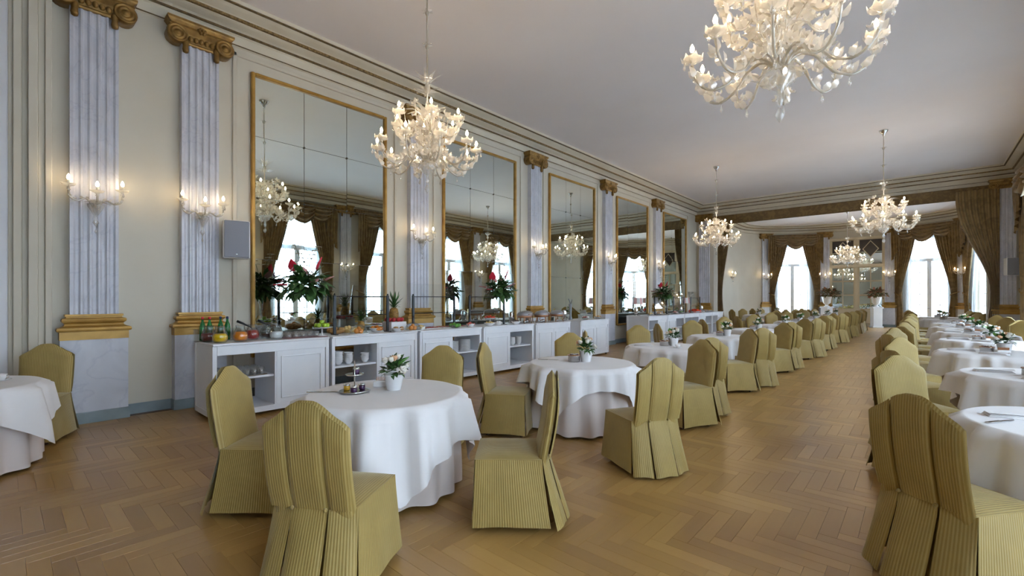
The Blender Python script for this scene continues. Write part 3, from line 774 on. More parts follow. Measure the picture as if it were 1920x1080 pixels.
# ================================================================== TABLES AND CHAIRS
def chair_kit():
    k = []
    W = .235
    def top(x): 
        a = abs(x) / W
        return .935 + .10 * (1 - smooth01((a - .12) / .78)) - .035 * (max(0, a - .75) / .25) ** 2
    def yb(z): return -.205 - .085 * max(0, (z - .42)) / .6 - .012 * sin(pi * min(1, max(0, (z - .45) / .55)))
    # back cushion: front and back sheets with a rounded rim
    def sheet(sgn):
        def f(u, v):
            x = (2 * u - 1) * (W - .004 * sin(pi * v)); zt = top(x); z = .40 + (zt - .40) * v
            e = max(abs(2 * u - 1) ** 8, v ** 14)
            th = .036 * (1 - e) ** .5
            return (x, yb(z) + sgn * th, z)
        return f
    b = B().grid(sheet(1), 24, 16, uvf=lambda u, v: (u * .47, v)).grid(sheet(-1), 24, 16, uvf=lambda u, v: (u * .47, v))
    k.append(('backrest', b.mesh('backrest', 'chair_fabric', True)))
    # centre box pleat on the outside of the back, two side falls, split by dark slits
    def fall(x0, x1, lift, curl=0):
        def f(u, v):
            x = x0 + (x1 - x0) * u; zt = top(x) - .004; z = .475 + (zt - .475) * v
            e = abs(2 * u - 1) ** 18
            pinch = 1 - .02 * math.exp(-((v - .03) / .10) ** 2)
            return (x * pinch, yb(z) - .036 - (lift * (1 - .9 * e)) * (1 - v ** 10) - .004 * sin(pi * v), z)
        return f
    bk = ('back_pleat', B().grid(fall(-.098, .098, .018), 10, 14, uvf=lambda u, v: (u * .196, v)).mesh('back_pleat', 'chair_fabric', True))
    sf = [('back_side_fall', B().grid(fall(a, c, .014), 8, 14, uvf=lambda u, v: (u * .13, v)).mesh('back_side_fall', 'chair_fabric', True)) for a, c in ((-.233, -.107), (.107, .233))]
    bt = B().ball((0, 0, 0), .011, 8, 5).mesh('button', 'chair_fabric', True)
    k += [bk] + sf + [('button', bt, (-.094, yb(.48) - .058, .478)), ('button', bt, (.094, yb(.48) - .058, .478))]
    # seat: domed cushion
    def seat(u, v):
        x = (2 * u - 1); y = (2 * v - 1); e = max(abs(x), abs(y))
        r = .04 * max(0, abs(x) + abs(y) - 1.6)
        zz = .474 + .024 * (1 - x ** 4) * (1 - y ** 4)
        return (x * .2385 * (1 - r), .236 * y * (1 - r) + .011, zz)
    k.append(('seat', B().grid(seat, 16, 16, uvf=lambda u, v: (u * .47, v * .47)).mesh('seat', 'chair_fabric', True)))
    # skirt: panels between inverted pleats. (x, y) at the top and at the hem
    def panel(p0, p1, q0, q1, bow, wav, z1=.035):
        def f(u, v):
            a = Vector(p0).lerp(Vector(p1), u); c = Vector(q0).lerp(Vector(q1), u)
            n = Vector((c.x, c.y)); n = n.normalized() if n.length > 0 else n
            p = a.lerp(c, v ** 1.15)
            out = bow * sin(pi * u) * sin(pi * min(1, v * .9)) + wav * v * sin(pi * 3 * u + p0[0] * 9)
            edge = .012 * v * (abs(2 * u - 1) ** 6)
            p = p + n * (out - edge)
            z = .474 + (z1 - .474) * v + .012 * v * sin(pi * u)
            return (p.x, p.y, z)
        L = (Vector(p1) - Vector(p0)).length
        return B().grid(f, 12, 9, uvf=lambda u, v: (u * L, v * .45))
    T = .236; 
    ft = [('skirt_front', panel((-T, .245), (T, .245), (-.262, .275), (.262, .275), .0, .006)),
          ('skirt_side', panel((T + .002, .24), (T, -.205), (.282, .262), (.284, -.275), .006, .005)),
          ('skirt_side', panel((-T, -.205), (-T - .002, .24), (-.284, -.275), (-.282, .262), .006, .005)),
          ('skirt_back', panel((-.098, -.262), (.098, -.262), (-.112, -.405), (.112, -.405), .012, .004, .02)),
          ('skirt_back_side', panel((.104, -.255), (.240, -.212), (.128, -.392), (.292, -.318), .008, .004, .022)),
          ('skirt_back_side', panel((-.240, -.212), (-.104, -.255), (-.292, -.318), (-.128, -.392), .008, .004, .022))]
    for n, g in ft: k.append((n, g.mesh(n, 'chair_fabric', True)))
    # inner lining closes the pleats so that the slits read dark
    li = B().grid(lambda u, v: ((.21 + .03 * v) * cos(2 * pi * u) * (1.1 if abs(cos(2 * pi * u)) < .8 else 1), (.215 + .07 * v * (sin(2 * pi * u) < 0)) * sin(2 * pi * u) - .01, .46 - .40 * v), 20, 3, True)
    k.append(('lining', li.mesh('lining', 'chair_fabric', True)))
    for x, y in ((-.19, .2), (.19, .2), (-.19, -.19), (.19, -.19)):
        k.append(('leg', LEG, (x, y, 0)))
    return k
LEG = B().lathe([(.016, 0), (.02, .45)], 6).mesh('leg', 'chair_leg_wood')
CH = chair_kit()
def chair(x, y, tx, ty, label, turn=0):
    rz = atan2(ty - y, tx - x) - pi / 2 + radians(turn)
    place(CH, 'dining_chair', 'striped mustard slipcovered chair ' + label, 'chair', (x, y, 0), rz, 'slipcovered dining chairs')

TR, TZ = .615, .765
def overlay_mesh(seed, half=.87):
    rnd = random.Random(seed); ph = [rnd.uniform(0, 6.28) for _ in range(4)]; N = 120
    def f(u, v):
        a = 2 * pi * u; e = half / max(abs(cos(a)), abs(sin(a))); e = min(e, half * 1.36)
        s = e * v; 
        if s <= TR: return (s * cos(a), s * sin(a), TZ + .008)
        h = s - TR; r0 = TR + .012
        k = min(1, h / .35)
        fold = max(-.045, 1.0 * ((.034 * sin(9 * a + ph[0]) + .030 * sin(14 * a + ph[1] + sin(2 * a)) + .016 * sin(23 * a + ph[2])) * (.45 + .55 * k) * 1.5))
        bend = .03
        if h < bend: return ((TR + h * .7) * cos(a), (TR + h * .7) * sin(a), TZ + .008 - h * .35)
        r = r0 + .046 + .12 * h + fold
        return (r * cos(a), r * sin(a), TZ - (h - .0) * .97)
    b = B()
    vs = [0, .35, .62, .72] 
    rows = []
    for j in range(17):
        row = []
        for i in range(N):
            a = 2 * pi * i / N; e = min(half / max(abs(cos(a)), abs(sin(a))), half * 1.36)
            lv = [0, .3, .55, TR * .985, TR, TR + .018, TR + .035][j] if j < 7 else TR + .035 + (e - TR - .035) * (j - 6) / 10
            row.append(f(i / N, lv / e))
        rows.append(row)
    p = [q for r in rows for q in r]; fc = []
    for j in range(16):
        for i in range(N):
            k = (i + 1) % N; fc.append((j * N + i, j * N + k, (j + 1) * N + k, (j + 1) * N + i))
    return b.add(p, fc).mesh('overlay_cloth', 'linen_white', True)
def under_mesh(seed):
    rnd = random.Random(seed); ph = rnd.uniform(0, 6.28); ph2 = rnd.uniform(0, 6.28)
    def f(u, v):
        a = 2 * pi * u
        if v < .1: r = TR * (v / .1) * .998; z = TZ
        else:
            t = (v - .1) / .9; z = TZ - t * (TZ - .03)
            r = TR - .012 + .01 * t + .030 * smooth01(t * 1.1) * sin(15 * a + ph + .5 * sin(3 * a)) + .015 * t * sin(6 * a + ph2)
        return (r * cos(a), r * sin(a), z)
    return B().grid(f, 150, 12, True).mesh('under_cloth', 'linen_blush', True)
OV = [overlay_mesh(0, .96), overlay_mesh(1, .84)] + [overlay_mesh(s) for s in range(2, 4)]; UN = [under_mesh(s) for s in range(3)]
TABLE = [('tabletop', B().lathe([(.58, .72), (.60, .725), (.60, .756), (.59, .76)], 40).mesh('tabletop', 'chair_leg_wood')),
         ('pedestal', B().lathe([(.24, 0), (.22, .03), (.06, .07), (.045, .4), (.07, .68), (.2, .72)], 16).mesh('pedestal', 'chair_leg_wood', True))]

# ---- things on the tables
POT = B().lathe([(.045, 0), (.048, .004), (.066, .105), (.069, .108), (.065, .11), (.06, .1)], 20).mesh('pot', 'china', True)
def rose_mesh(m):
    b = B()
    b.lathe([(.001, -.02), (.014, -.012), (.022, .004), (.020, .018), (.013, .02), (.014, .008), (.006, .012), (.001, .022)], 9, lobes=3, amp=.12)
    for i in range(6): b.leaf((0, 0, -.01), (cos(i * 1.05), sin(i * 1.05), .55), (0, 0, 1), .034, .026, .2)
    return b.mesh('blossom', m, True)
ROSE = {m: rose_mesh(m) for m in ('petal_white', 'petal_peach')}
def bouquet(seed, n=9):
    rnd = random.Random(seed); lf = B(); k = []
    for i in range(80):
        a = rnd.uniform(0, 6.28); el = rnd.uniform(-.25, 1.45); r = rnd.uniform(.03, .085)
        d = Vector((cos(a) * cos(el), sin(a) * cos(el), sin(el)))
        lf.leaf(Vector((0, 0, .125)) + d * r * .8, d + Vector((0, 0, rnd.uniform(-.2, .4))), (rnd.uniform(-.4, .4), rnd.uniform(-.4, .4), 1), rnd.uniform(.04, .075), rnd.uniform(.02, .038), rnd.uniform(0, .5))
    k.append(('pot', POT)); k.append(('foliage', lf.mesh('foliage', 'leaf_green', True), (0, 0, 0), 0, None, 'stuff'))
    for i in range(n):
        a = 2.4 * i + rnd.uniform(-.3, .3); el = .15 + 1.2 * ((i * .37) % 1); R = .095
        k.append(('blossom', ROSE['petal_peach' if i % 4 == 1 else 'petal_white'], (R * cos(a) * cos(el), R * sin(a) * cos(el), .13 + R * sin(el)), (-sin(a) * (1.2 - el) * .8, cos(a) * (1.2 - el) * .8, a)))
    k.append(('big_leaf', B().leaf((.02, .02, .16), (.5, .3, .7), (0, .3, 1), .10, .07, .2).mesh('big_leaf', 'leaf_bright', True)))
    return k
BQ = [bouquet(s) for s in (1, 2, 3)]
JAR = B().lathe([(.018, 0), (.02, .004), (.02, .024), (.017, .028)], 10).mesh('jar', 'jam_dark', True); JAR2 = B().lathe([(.018, 0), (.02, .004), (.02, .024), (.017, .028)], 10).mesh('jar', 'jam_yellow', True)
LID = B().lathe([(.021, .028), (.021, .036), (.018, .038)], 10).mesh('lid', 'silver', True)
TIER = B().lathe([(.012, 0), (.05, .004), (.058, .014), (.055, .014), (.012, .008)], 16)
JAMSTAND = [('base_dish', B().lathe([(.02, 0), (.085, .003), (.095, .014), (.09, .014), (.02, .008)], 20).mesh('base_dish', 'silver', True)),
            ('rod', B().tube([(0, 0, 0), (0, 0, .2)], .004, 6).mesh('rod', 'silver', True)), ('upper_dish', TIER.mesh('upper_dish', 'silver', True), (0, 0, .105)),
            ('jar', JAR, (.045, -.03, .012), 0, [('lid', LID)]), ('jar', JAR2, (-.05, -.025, .012), 0, [('lid', LID)]), ('jar', JAR, (.0, .052, .012), 0, [('lid', LID)]), ('jar', JAR, (-.015, .02, .115), 0, [('lid', LID)])]
def packet_mesh():
    b = B()
    for i in range(9):
        x = -.045 + .011 * i; b.add([(x, -.02, .02), (x + .003, .02, .02), (x + .012, .02, .075), (x + .009, -.02, .07)], [(0, 1, 2, 3)])
    return b
SUGAR = [('dish', B().cbox(-.06, .06, -.033, .033, 0, .045, .006).mesh('dish', 'china')), ('sugar_packets', packet_mesh().mesh('sugar_packets', 'petal_peach'), (0, 0, 0), 0, None, 'stuff')]
KNIFE = [('handle', B().cbox(-.11, -.005, -.009, .009, 0, .008, .002).mesh('handle', 'silver')), ('blade', B().add([(-.005, -.006, .003), (.09, -.009, .003), (.115, .008, .003), (-.005, .008, .003), (-.005, -.006, .005), (.09, -.009, .005), (.115, .008, .005), (-.005, .008, .005)], [(3, 2, 1, 0), (4, 5, 6, 7), (0, 1, 5, 4), (1, 2, 6, 5), (2, 3, 7, 6), (3, 0, 4, 7)]).mesh('blade', 'silver'))]
CADDY = [('body', B().lathe([(.055, 0), (.062, .006), (.062, .06), (.068, .064), (.06, .066), (.056, .01)], 18).mesh('body', 'silver', True)), ('rim', B().lathe([(.066, .064), (.07, .068), (.066, .072), (.062, .068)], 18).mesh('rim', 'copper', True)),
         ('jar', JAR, (.02, .02, .045), 0, [('lid', LID)]), ('jar', JAR, (-.025, .0, .045), 0, [('lid', LID)]), ('jar', JAR2, (.01, -.03, .045), 0, [('lid', LID)])]
def napkin_mesh():
    b = B()
    for i in range(3):
        z = .004 + .007 * i; o = .004 * i
        b.cbox(-.15 + o, .15 - o * 2, -.055 + o, .055 - o, z - .003, z + .004, .002)
    b.grid(lambda u, v: (-.15 + .3 * u, -.055 + .1 * v, .027 + .02 * u * sin(pi * v)), 8, 6)
    return b.mesh('folded_cloth', 'linen_white', True)
NAPK = [('napkin', napkin_mesh())]
CUPK = [('saucer', B().lathe([(.03, 0), (.065, .008), (.072, .014), (.065, .012), (.02, .004)], 16).mesh('saucer', 'china', True)), ('cup', B().lathe([(.02, .006), (.024, .008), (.038, .04), (.041, .062), (.038, .062), (.03, .03), (.001, .012)], 14).mesh('cup', 'china', True)),
        ('cup_handle', B().tube([(.038, 0, .05), (.058, 0, .045), (.055, 0, .025), (.034, 0, .02)], .004, 5).mesh('cup_handle', 'china', True))]

tabn = 0
ZT = TZ + .0085
def table(x, y, desc, chairs, turn, items, rng):
    """desc ends a label; chairs: (dx, dy, text, turn); items: set of table things"""
    global tabn
    i = tabn; tabn += 1
    place(TABLE, 'dining_table', 'round table hidden under cloths, ' + desc, 'table', (x, y, 0), 0, 'round dining tables')
    place([('under_cloth', UN[i % 3])], 'under_cloth', 'floor-length pleated blush undercloth on ' + desc, 'tablecloth', (x, y, 0), turn * 1.7, 'floor-length undercloths')
    place([('overlay_cloth', OV[i % 4])], 'overlay_cloth', 'square white overlay tablecloth on ' + desc, 'tablecloth', (x, y, 0), turn, 'white overlay tablecloths')
    for dx, dy, text, tn in chairs:
        chair(x + dx, y + dy, x, y, text + ' ' + desc, tn)
    for it, dx, dy, a in items:
        p = (x + dx, y + dy, ZT)
        if it == 'pot': place(BQ[i % 3], 'flower_pot', 'white pot of small roses on ' + desc, 'flowers', p, a, 'table flower pots', 1.25)
        elif it == 'jam': place(JAMSTAND, 'jam_stand', 'tiered silver jam jar stand on ' + desc, 'jam stand', p, a, 'jam stands', 1.3)
        elif it == 'sugar': place(SUGAR, 'sugar_dish', 'small white dish of sugar packets on ' + desc, 'dish', p, a, 'sugar dishes', 1.2)
        elif it == 'knife': place(KNIFE, 'table_knife', 'steel table knife lying on ' + desc, 'knife', p, a, 'table knives', 1.2)
        elif it == 'caddy': place(CADDY, 'jar_caddy', 'round silver jar caddy on ' + desc, 'caddy', p, a, 'jar caddies', 1.2)
        elif it == 'nap': place(NAPK, 'napkin', 'folded white napkin, %s, on %s' % ('nearer the aisle' if dx < -.1 else 'farther from the aisle', desc), 'napkin', p, a, 'folded napkins')
        elif it == 'cup': place(CUPK, 'coffee_cup', 'white cup and saucer on ' + desc, 'cup', p, a, 'coffee cups')
SD = ['near left chair of', 'far left chair of', 'far right chair of', 'near right chair of']
SD2 = ['near-left, at', 'far-left, at', 'far-right, at', 'near-right, at']
def four(o): return [(dx, dy, s, random.uniform(-8, 8)) for (dx, dy), s in zip(o, SD2)]
# row left of the aisle
L_Y = [1.93, 4.45, 7.2, 9.9, 12.6, 15.3, 18.0, 20.5]
table(-3.33, 2.15, 'the nearest table left of the aisle', [(.86, -.87, SD2[3], -13), (-.39, -.79, SD2[0], -23), (-.44, .86, SD2[1], 6), (1.14, .30, SD2[2], 26)], .35,
      [('pot', -.02, .09, .3), ('sugar', -.22, .10, .9), ('jam', -.17, -.19, 0), ('knife', -.36, -.37, .73)], None)
table(-3.10, 4.75, 'the second table left of the aisle', [(-.50, -.79, SD2[0], -28), (-.68, .80, SD2[1], 0), (.92, .91, SD2[2], 19), (1.15, -.75, SD2[3], 3)], .95,
      [('pot', .03, .06, 1.2), ('caddy', -.08, -.04, .4), ('knife', -.42, -.12, .4)], None)
GEN = [(-.78, -.72), (-.82, .80), (.72, 1.0), (.80, -.82)]
for i in range(2, 8):
    table(-3.08 + .05 * sin(i * 3), L_Y[i] + .1, 'the %s table left of the aisle' % ORD[i], four(GEN), .5 + i * 1.3,
          [('pot', .06, .1, i), ('caddy', -.05, 0, i)] + ([('cup', .25, -.2, i), ('nap', -.3, -.25, .5)] if i % 2 == 0 else []), None)
# row right of the aisle
R_Y = [4.35, 6.95, 9.55, 12.15, 14.75, 17.35, 19.95]; R_X = [.83, .94, .82, .9, .92, .9, .92]
GR = [(-.93, -.82), (-.92, .80), (.70, .85), (.72, -.82)]
for i in range(7):
    ch = four(GR)
    if i == 0: ch = [(-.68, -.84, SD2[0], 2), (-.78, .88, SD2[1], 0), (.75, .8, SD2[2], 0)]
    table(R_X[i], R_Y[i], 'the %s table right of the aisle' % ORD[i], ch, .8 + i * .9,
          [('nap', -.36, .06, .25), ('nap', -.05, -.36, -.45)] + ([('knife', -.45, -.15, 1.0)] if i == 0 else [('pot', .08, .02, i), ('caddy', -.1, -.08, i), ('sugar', .05, -.14, .3)]), None)
# table at the left edge of the picture
table(-6.40, -.34, 'the table at the left picture edge', [(-.78, .58, SD2[1], 12)], .2, [('cup', -.1, .35, 1)], None)
# tables in the rounded room
for i, (x, y) in enumerate([(-3.0, 23.9), (-3.0, 26.6), (-5.8, 24.4), (-5.6, 27.2), (.7, 23.6), (.6, 26.3)]):
    table(x, y, ['the middle table just beyond the arch', 'the middle table farther beyond the arch', 'the left table just beyond the arch', 'the left table farther beyond the arch', 'the right table just beyond the arch', 'the right table farther beyond the arch'][i],
          four([(-.75, -.75), (-.78, .8), (.75, .85), (.78, -.75)]), i * 1.1, [('pot', 0, .08, i), ('caddy', -.08, -.06, i)], None)
# ================================================================== BUFFET
CT = .985   # counter top height
CD = .39    # half depth
BX = -6.91  # centre line of the buffet
def cabinet_kit(w, bays):
    """bays from the near end (low y): 'o' open shelf, 'd' panelled door"""
    h = w / 2; k = []
    b = B()
    for x in (-CD, CD - .05):
        for y in (-h, h - .05): b.cbox(x, x + .05, y, y + .05, .05, CT - .03, .004)
    b.box(-CD, CD - .0, -h, h, .05, .12)                                            # bottom board and plinth
    b.cbox(CD - .045, CD + .004, -h + .05, h - .05, CT - .15, CT - .03, .004)        # front rail
    b.cbox(-CD, -CD + .04, -h + .05, h - .05, CT - .12, CT - .03, .004)
    k.append(('carcass', b.mesh('carcass', 'white_paint')))
    k.append(('counter_top', B().cbox(-CD - .015, CD + .02, -h, h, CT - .03, CT, .006).mesh('counter_top', 'white_paint')))
    for y in (-h + .008, h - .028):
        k.append(('side_panel', B().cbox(-CD + .045, CD - .045, y, y + .02, .115, CT - .03, .003).mesh('side_panel', 'white_paint')))
    n = len(bays); bw = (w - .1) / n
    for i, c in enumerate(bays):
        y0 = -h + .05 + bw * i; y1 = y0 + bw
        if i: k.append(('divider', B().cbox(-CD + .04, CD - .01, y0 - .012, y0 + .012, .12, CT - .14, .003).mesh('divider', 'white_paint')))
        if c == 'o':
            k.append(('shelf', B().cbox(-CD + .04, CD - .04, y0 + .012, y1 - .012, .50, .528, .003).mesh('shelf', 'white_paint')))
        else:
            d = B().cbox(CD - .04, CD - .008, y0 + .012, y1 - .006, .12, CT - .15, .003)
            m = B()
            a0, a1, z0, z1 = y0 + .07, y1 - .07, .19, CT - .22
            m.cbox(CD - .012, CD + .006, a0, a0 + .016, z0, z1, .003).cbox(CD - .012, CD + .006, a1 - .016, a1, z0, z1, .003).cbox(CD - .012, CD + .006, a0, a1, z0, z0 + .016, .003).cbox(CD - .012, CD + .006, a0, a1, z1 - .016, z1, .003)
            k.append(('door', d.mesh('door', 'white_paint'), (0, 0, 0), 0, [('door_moulding', m.mesh('door_moulding', 'white_paint'))]))
    cs = B().lathe([(.028, -.012), (.03, 0), (.028, .012)], 10, (0, 0, .03), 'y').mesh('castor', 'black_metal')
    for x in (-CD + .06, CD - .06):
        for y in (-h + .06, h - .06): k.append(('castor', cs, (x, y, 0)))
    return k
UNITS = [(1.74, 3.25, 'od', 'with open shelf, under the juice jugs'), (3.28, 4.84, 'od', 'with bowl stacks, second from the left'), (4.88, 6.40, 'do', 'with plate stacks, third from the left'),
         (6.45, 8.05, 'do', 'with white bowls, fourth from the left'), (8.12, 9.5, 'dd', 'with two doors, under the chafing dishes'), (9.95, 11.4, 'dd', 'with two doors, last before the gap'),
         (13.9, 15.4, 'od', 'first after the gap'), (15.42, 16.92, 'do', 'second after the gap'), (16.94, 18.44, 'oo', 'third after the gap'), (18.46, 19.96, 'do', 'fourth after the gap'), (19.98, 21.4, 'od', 'last before the arch')]
for y0, y1, bays, lab in UNITS:
    place(cabinet_kit(y1 - y0 - .015, bays), 'buffet_cabinet', 'white wooden buffet cabinet, ' + lab, 'cabinet', (BX, (y0 + y1) / 2, 0), 0, 'buffet cabinets')

def put(kit, name, label, cat, x, y, z=CT, rz=0, group=None, sc=None, rot=None):
    return place(kit, name, label, cat, (x, y, z), rz, group, sc, rot)
# ---- crockery on the shelves
BOWL = [('bowl', B().lathe([(.03, 0), (.034, .004), (.055, .03), (.07, .062), (.072, .066), (.068, .064), (.05, .03), (.001, .012)], 16).mesh('bowl', 'china', True))]
PLATE = [('plate', B().lathe([(.06, 0), (.10, .006), (.125, .014), (.122, .016), (.07, .007), (.001, .006)], 20).mesh('plate', 'china', True))]
GLASS = [('glass', B().lathe([(.026, 0), (.027, .003), (.033, .085), (.031, .085), (.025, .006), (.001, .005)], 12).mesh('glass', 'crystal_clear', True))]
SH = .529
for s, (x, y, n, lab) in enumerate([(-6.70, 3.48, 6, 'left stack of the second cabinet'), (-6.72, 3.66, 5, 'middle stack of the second cabinet'), (-6.70, 3.93, 4, 'right stack of the second cabinet'), (-6.70, 7.52, 5, 'left stack of the fourth cabinet'), (-6.70, 7.72, 5, 'right stack of the fourth cabinet')]):
    for i in range(n): put(BOWL, 'bowl', 'white china bowl, %s from the top, ' % ORD[n - 1 - i] + lab, 'bowl', x, y, SH + i * .028, 0, 'bowls, ' + lab)
for x, y, n, lab in [(-6.70, 5.78, 16, 'left stack of the third cabinet'), (-6.68, 6.07, 18, 'right stack of the third cabinet')]:
    for i in range(n): put(PLATE, 'plate', 'white china plate, %s from the top, ' % ORD[n - 1 - i] + lab, 'plate', x, y, SH + i * .0125, 0, 'plates, ' + lab)
put([('tray', B().cbox(-.22, .22, -.27, .27, 0, .014, .004).mesh('tray', 'silver'))], 'serving_tray', 'silver tray of glasses on the first cabinet shelf', 'tray', -6.80, 2.14, SH)
for i in range(4):
    for j in range(6): put(GLASS, 'drinking_glass', 'clear glass on shelf tray, %s row from the back, %s from the left' % (ORD[i], ORD[j]), 'glass', -6.96 + .1 * i, 1.92 + .088 * j, SH + .0145, 0, 'glasses on the shelf tray')

# ---- drinks
def jug_kit(m, fill):
    out = [(.045, 0), (.062, .006), (.078, .04), (.08, .07), (.07, .11), (.052, .145), (.047, .165), (.052, .19)]
    k = [('glass_body', B().lathe(out + [(.049, .19), (.044, .165), (.066, .11), (.076, .07), (.074, .04), (.058, .012), (.001, .01)], 20).mesh('glass_body', 'jug_glass', True)),
         ('handle', B().tube(smooth_path([(.046, 0, .165), (.09, 0, .168), (.112, 0, .12), (.098, 0, .075), (.076, 0, .06)], 3), .008, 6).mesh('handle', 'jug_glass', True))]
    liq = [(.001, .013), (.057, .014)] + [(r - .0045, z) for r, z in out[2:] if z < fill] + [(.058 if fill > .1 else .07, fill), (.001, fill)]
    k.append(('drink', B().lathe(liq, 20).mesh('drink', m, True)))
    return k
for m, f, x, y, lab, rz in [('juice_dark', .10, -6.95, 1.82, 'dark red juice, leftmost', 1), ('juice_yellow', .105, -6.66, 1.87, 'yellow juice', 1.0), ('juice_orange', .115, -6.68, 2.11, 'orange juice', 1.2), ('juice_red', .12, -6.82, 2.30, 'red juice', 1.5),
                      ('coffee', .06, -6.92, 2.52, 'brown drink', 2), ('milk', .095, -6.70, 2.57, 'white milk', 1.0)]:
    put(jug_kit(m, f), 'juice_jug', 'round glass jug of %s, on the buffet' % lab, 'jug', x, y, CT, rz, 'glass jugs on the buffet', 1.12)
for i, (x, y, c, lab) in enumerate([(-7.14, 1.80, 'cap_red', 'left red-capped'), (-7.06, 1.86, 'cap_red', 'right red-capped'), (-7.14, 2.01, 'cap_blue', 'left blue-capped'), (-7.06, 2.07, 'cap_blue', 'right blue-capped')]):
    put([('bottle_body', B().lathe([(.034, 0), (.036, .006), (.036, .17), (.03, .21), (.015, .255), (.0135, .285)], 12).mesh('bottle_body', 'bottle_green', True)), ('cap', B().lathe([(.0155, .283), (.0155, .315), (.001, .317)], 10).mesh('cap', c, True))], 'water_bottle', 'green water bottle, %s one behind the juice jugs' % lab, 'bottle', x, y, CT + .006, 0, 'green water bottles')
put([('tub', B().box(-.10, .10, -.26, -.25, 0, .16).box(-.10, .10, .25, .26, 0, .16).box(-.10, -.092, -.25, .25, 0, .16).box(.092, .10, -.25, .25, 0, .16).box(-.10, .10, -.25, .25, 0, .005).mesh('tub', 'jug_glass'))], 'bottle_tub', 'clear rectangular tub holding the green bottles', 'tub', -7.11, 1.97)
for x, y, lab in ((-7.1, 2.42, 'tipped over the red juice'), (-7.12, 2.70, 'left of the white vase')):
    put([('bucket', B().lathe([(.075, 0), (.085, .01), (.10, .15), (.105, .155), (.098, .155), (.08, .012), (.001, .01)], 18).mesh('bucket', 'jug_glass', True)), ('ladle', B().tube([(.03, .02, .03), (-.03, -.04, .16), (-.06, -.13, .215), (-.07, -.20, .25)], [.008, .009, .016, .018], 6).mesh('ladle', 'black_metal', True))], 'ice_bucket', 'clear ice bucket with black ladle, %s' % lab.replace('left of the white vase', 'beside the tall vase').replace('tipped over the red juice', 'behind the red juice'), 'bucket', x, y, CT, 0, 'ice buckets')
put([('mat', B().cbox(-.2, .2, -.3, .3, 0, .008, .003).mesh('mat', 'tray_maroon'))], 'serving_mat', 'maroon mat under the glass cups on the buffet', 'mat', -6.8, 2.97)
for i in range(3):
    for j in range(5): put(GLASS, 'drinking_glass', 'clear glass on maroon mat, %s row from the back, %s from the left' % (ORD[i], ORD[j]), 'glass', -6.96 + .1 * i, 2.76 + .1 * j, CT + .0085, 0, 'glasses on the maroon mat', (1.25, 1.25, .85))

# ---- tall vases of flowers
VASE = B().lathe([(.075, 0), (.08, .008), (.02, .03), (.013, .06), (.014, .30), (.022, .42), (.05, .52), (.085, .60), (.082, .60), (.046, .52), (.018, .43), (.001, .40)], 18).mesh('vase', 'jug_glass', True)
def heart(b, c, d, L, W):
    d = Vector(d).normalized(); s = d.cross(Vector((0, 0, 1))); s = s.normalized() if s.length > .01 else Vector((1, 0, 0)); n = s.cross(d); p = []
    for t, w in ((-.12, .45), (.05, .95), (.3, 1), (.6, .68), (.85, .3), (1, .03)):
        q = Vector(c) + d * L * t
        p += [q - s * W * w * .5 + n * .012 * w, q - n * .012, q + s * W * w * .5 + n * .012 * w]
    f = []
    for i in range(5): f += [(3 * i, 3 * i + 1, 3 * i + 4, 3 * i + 3), (3 * i + 1, 3 * i + 2, 3 * i + 5, 3 * i + 4)]
    b.add(p, f)
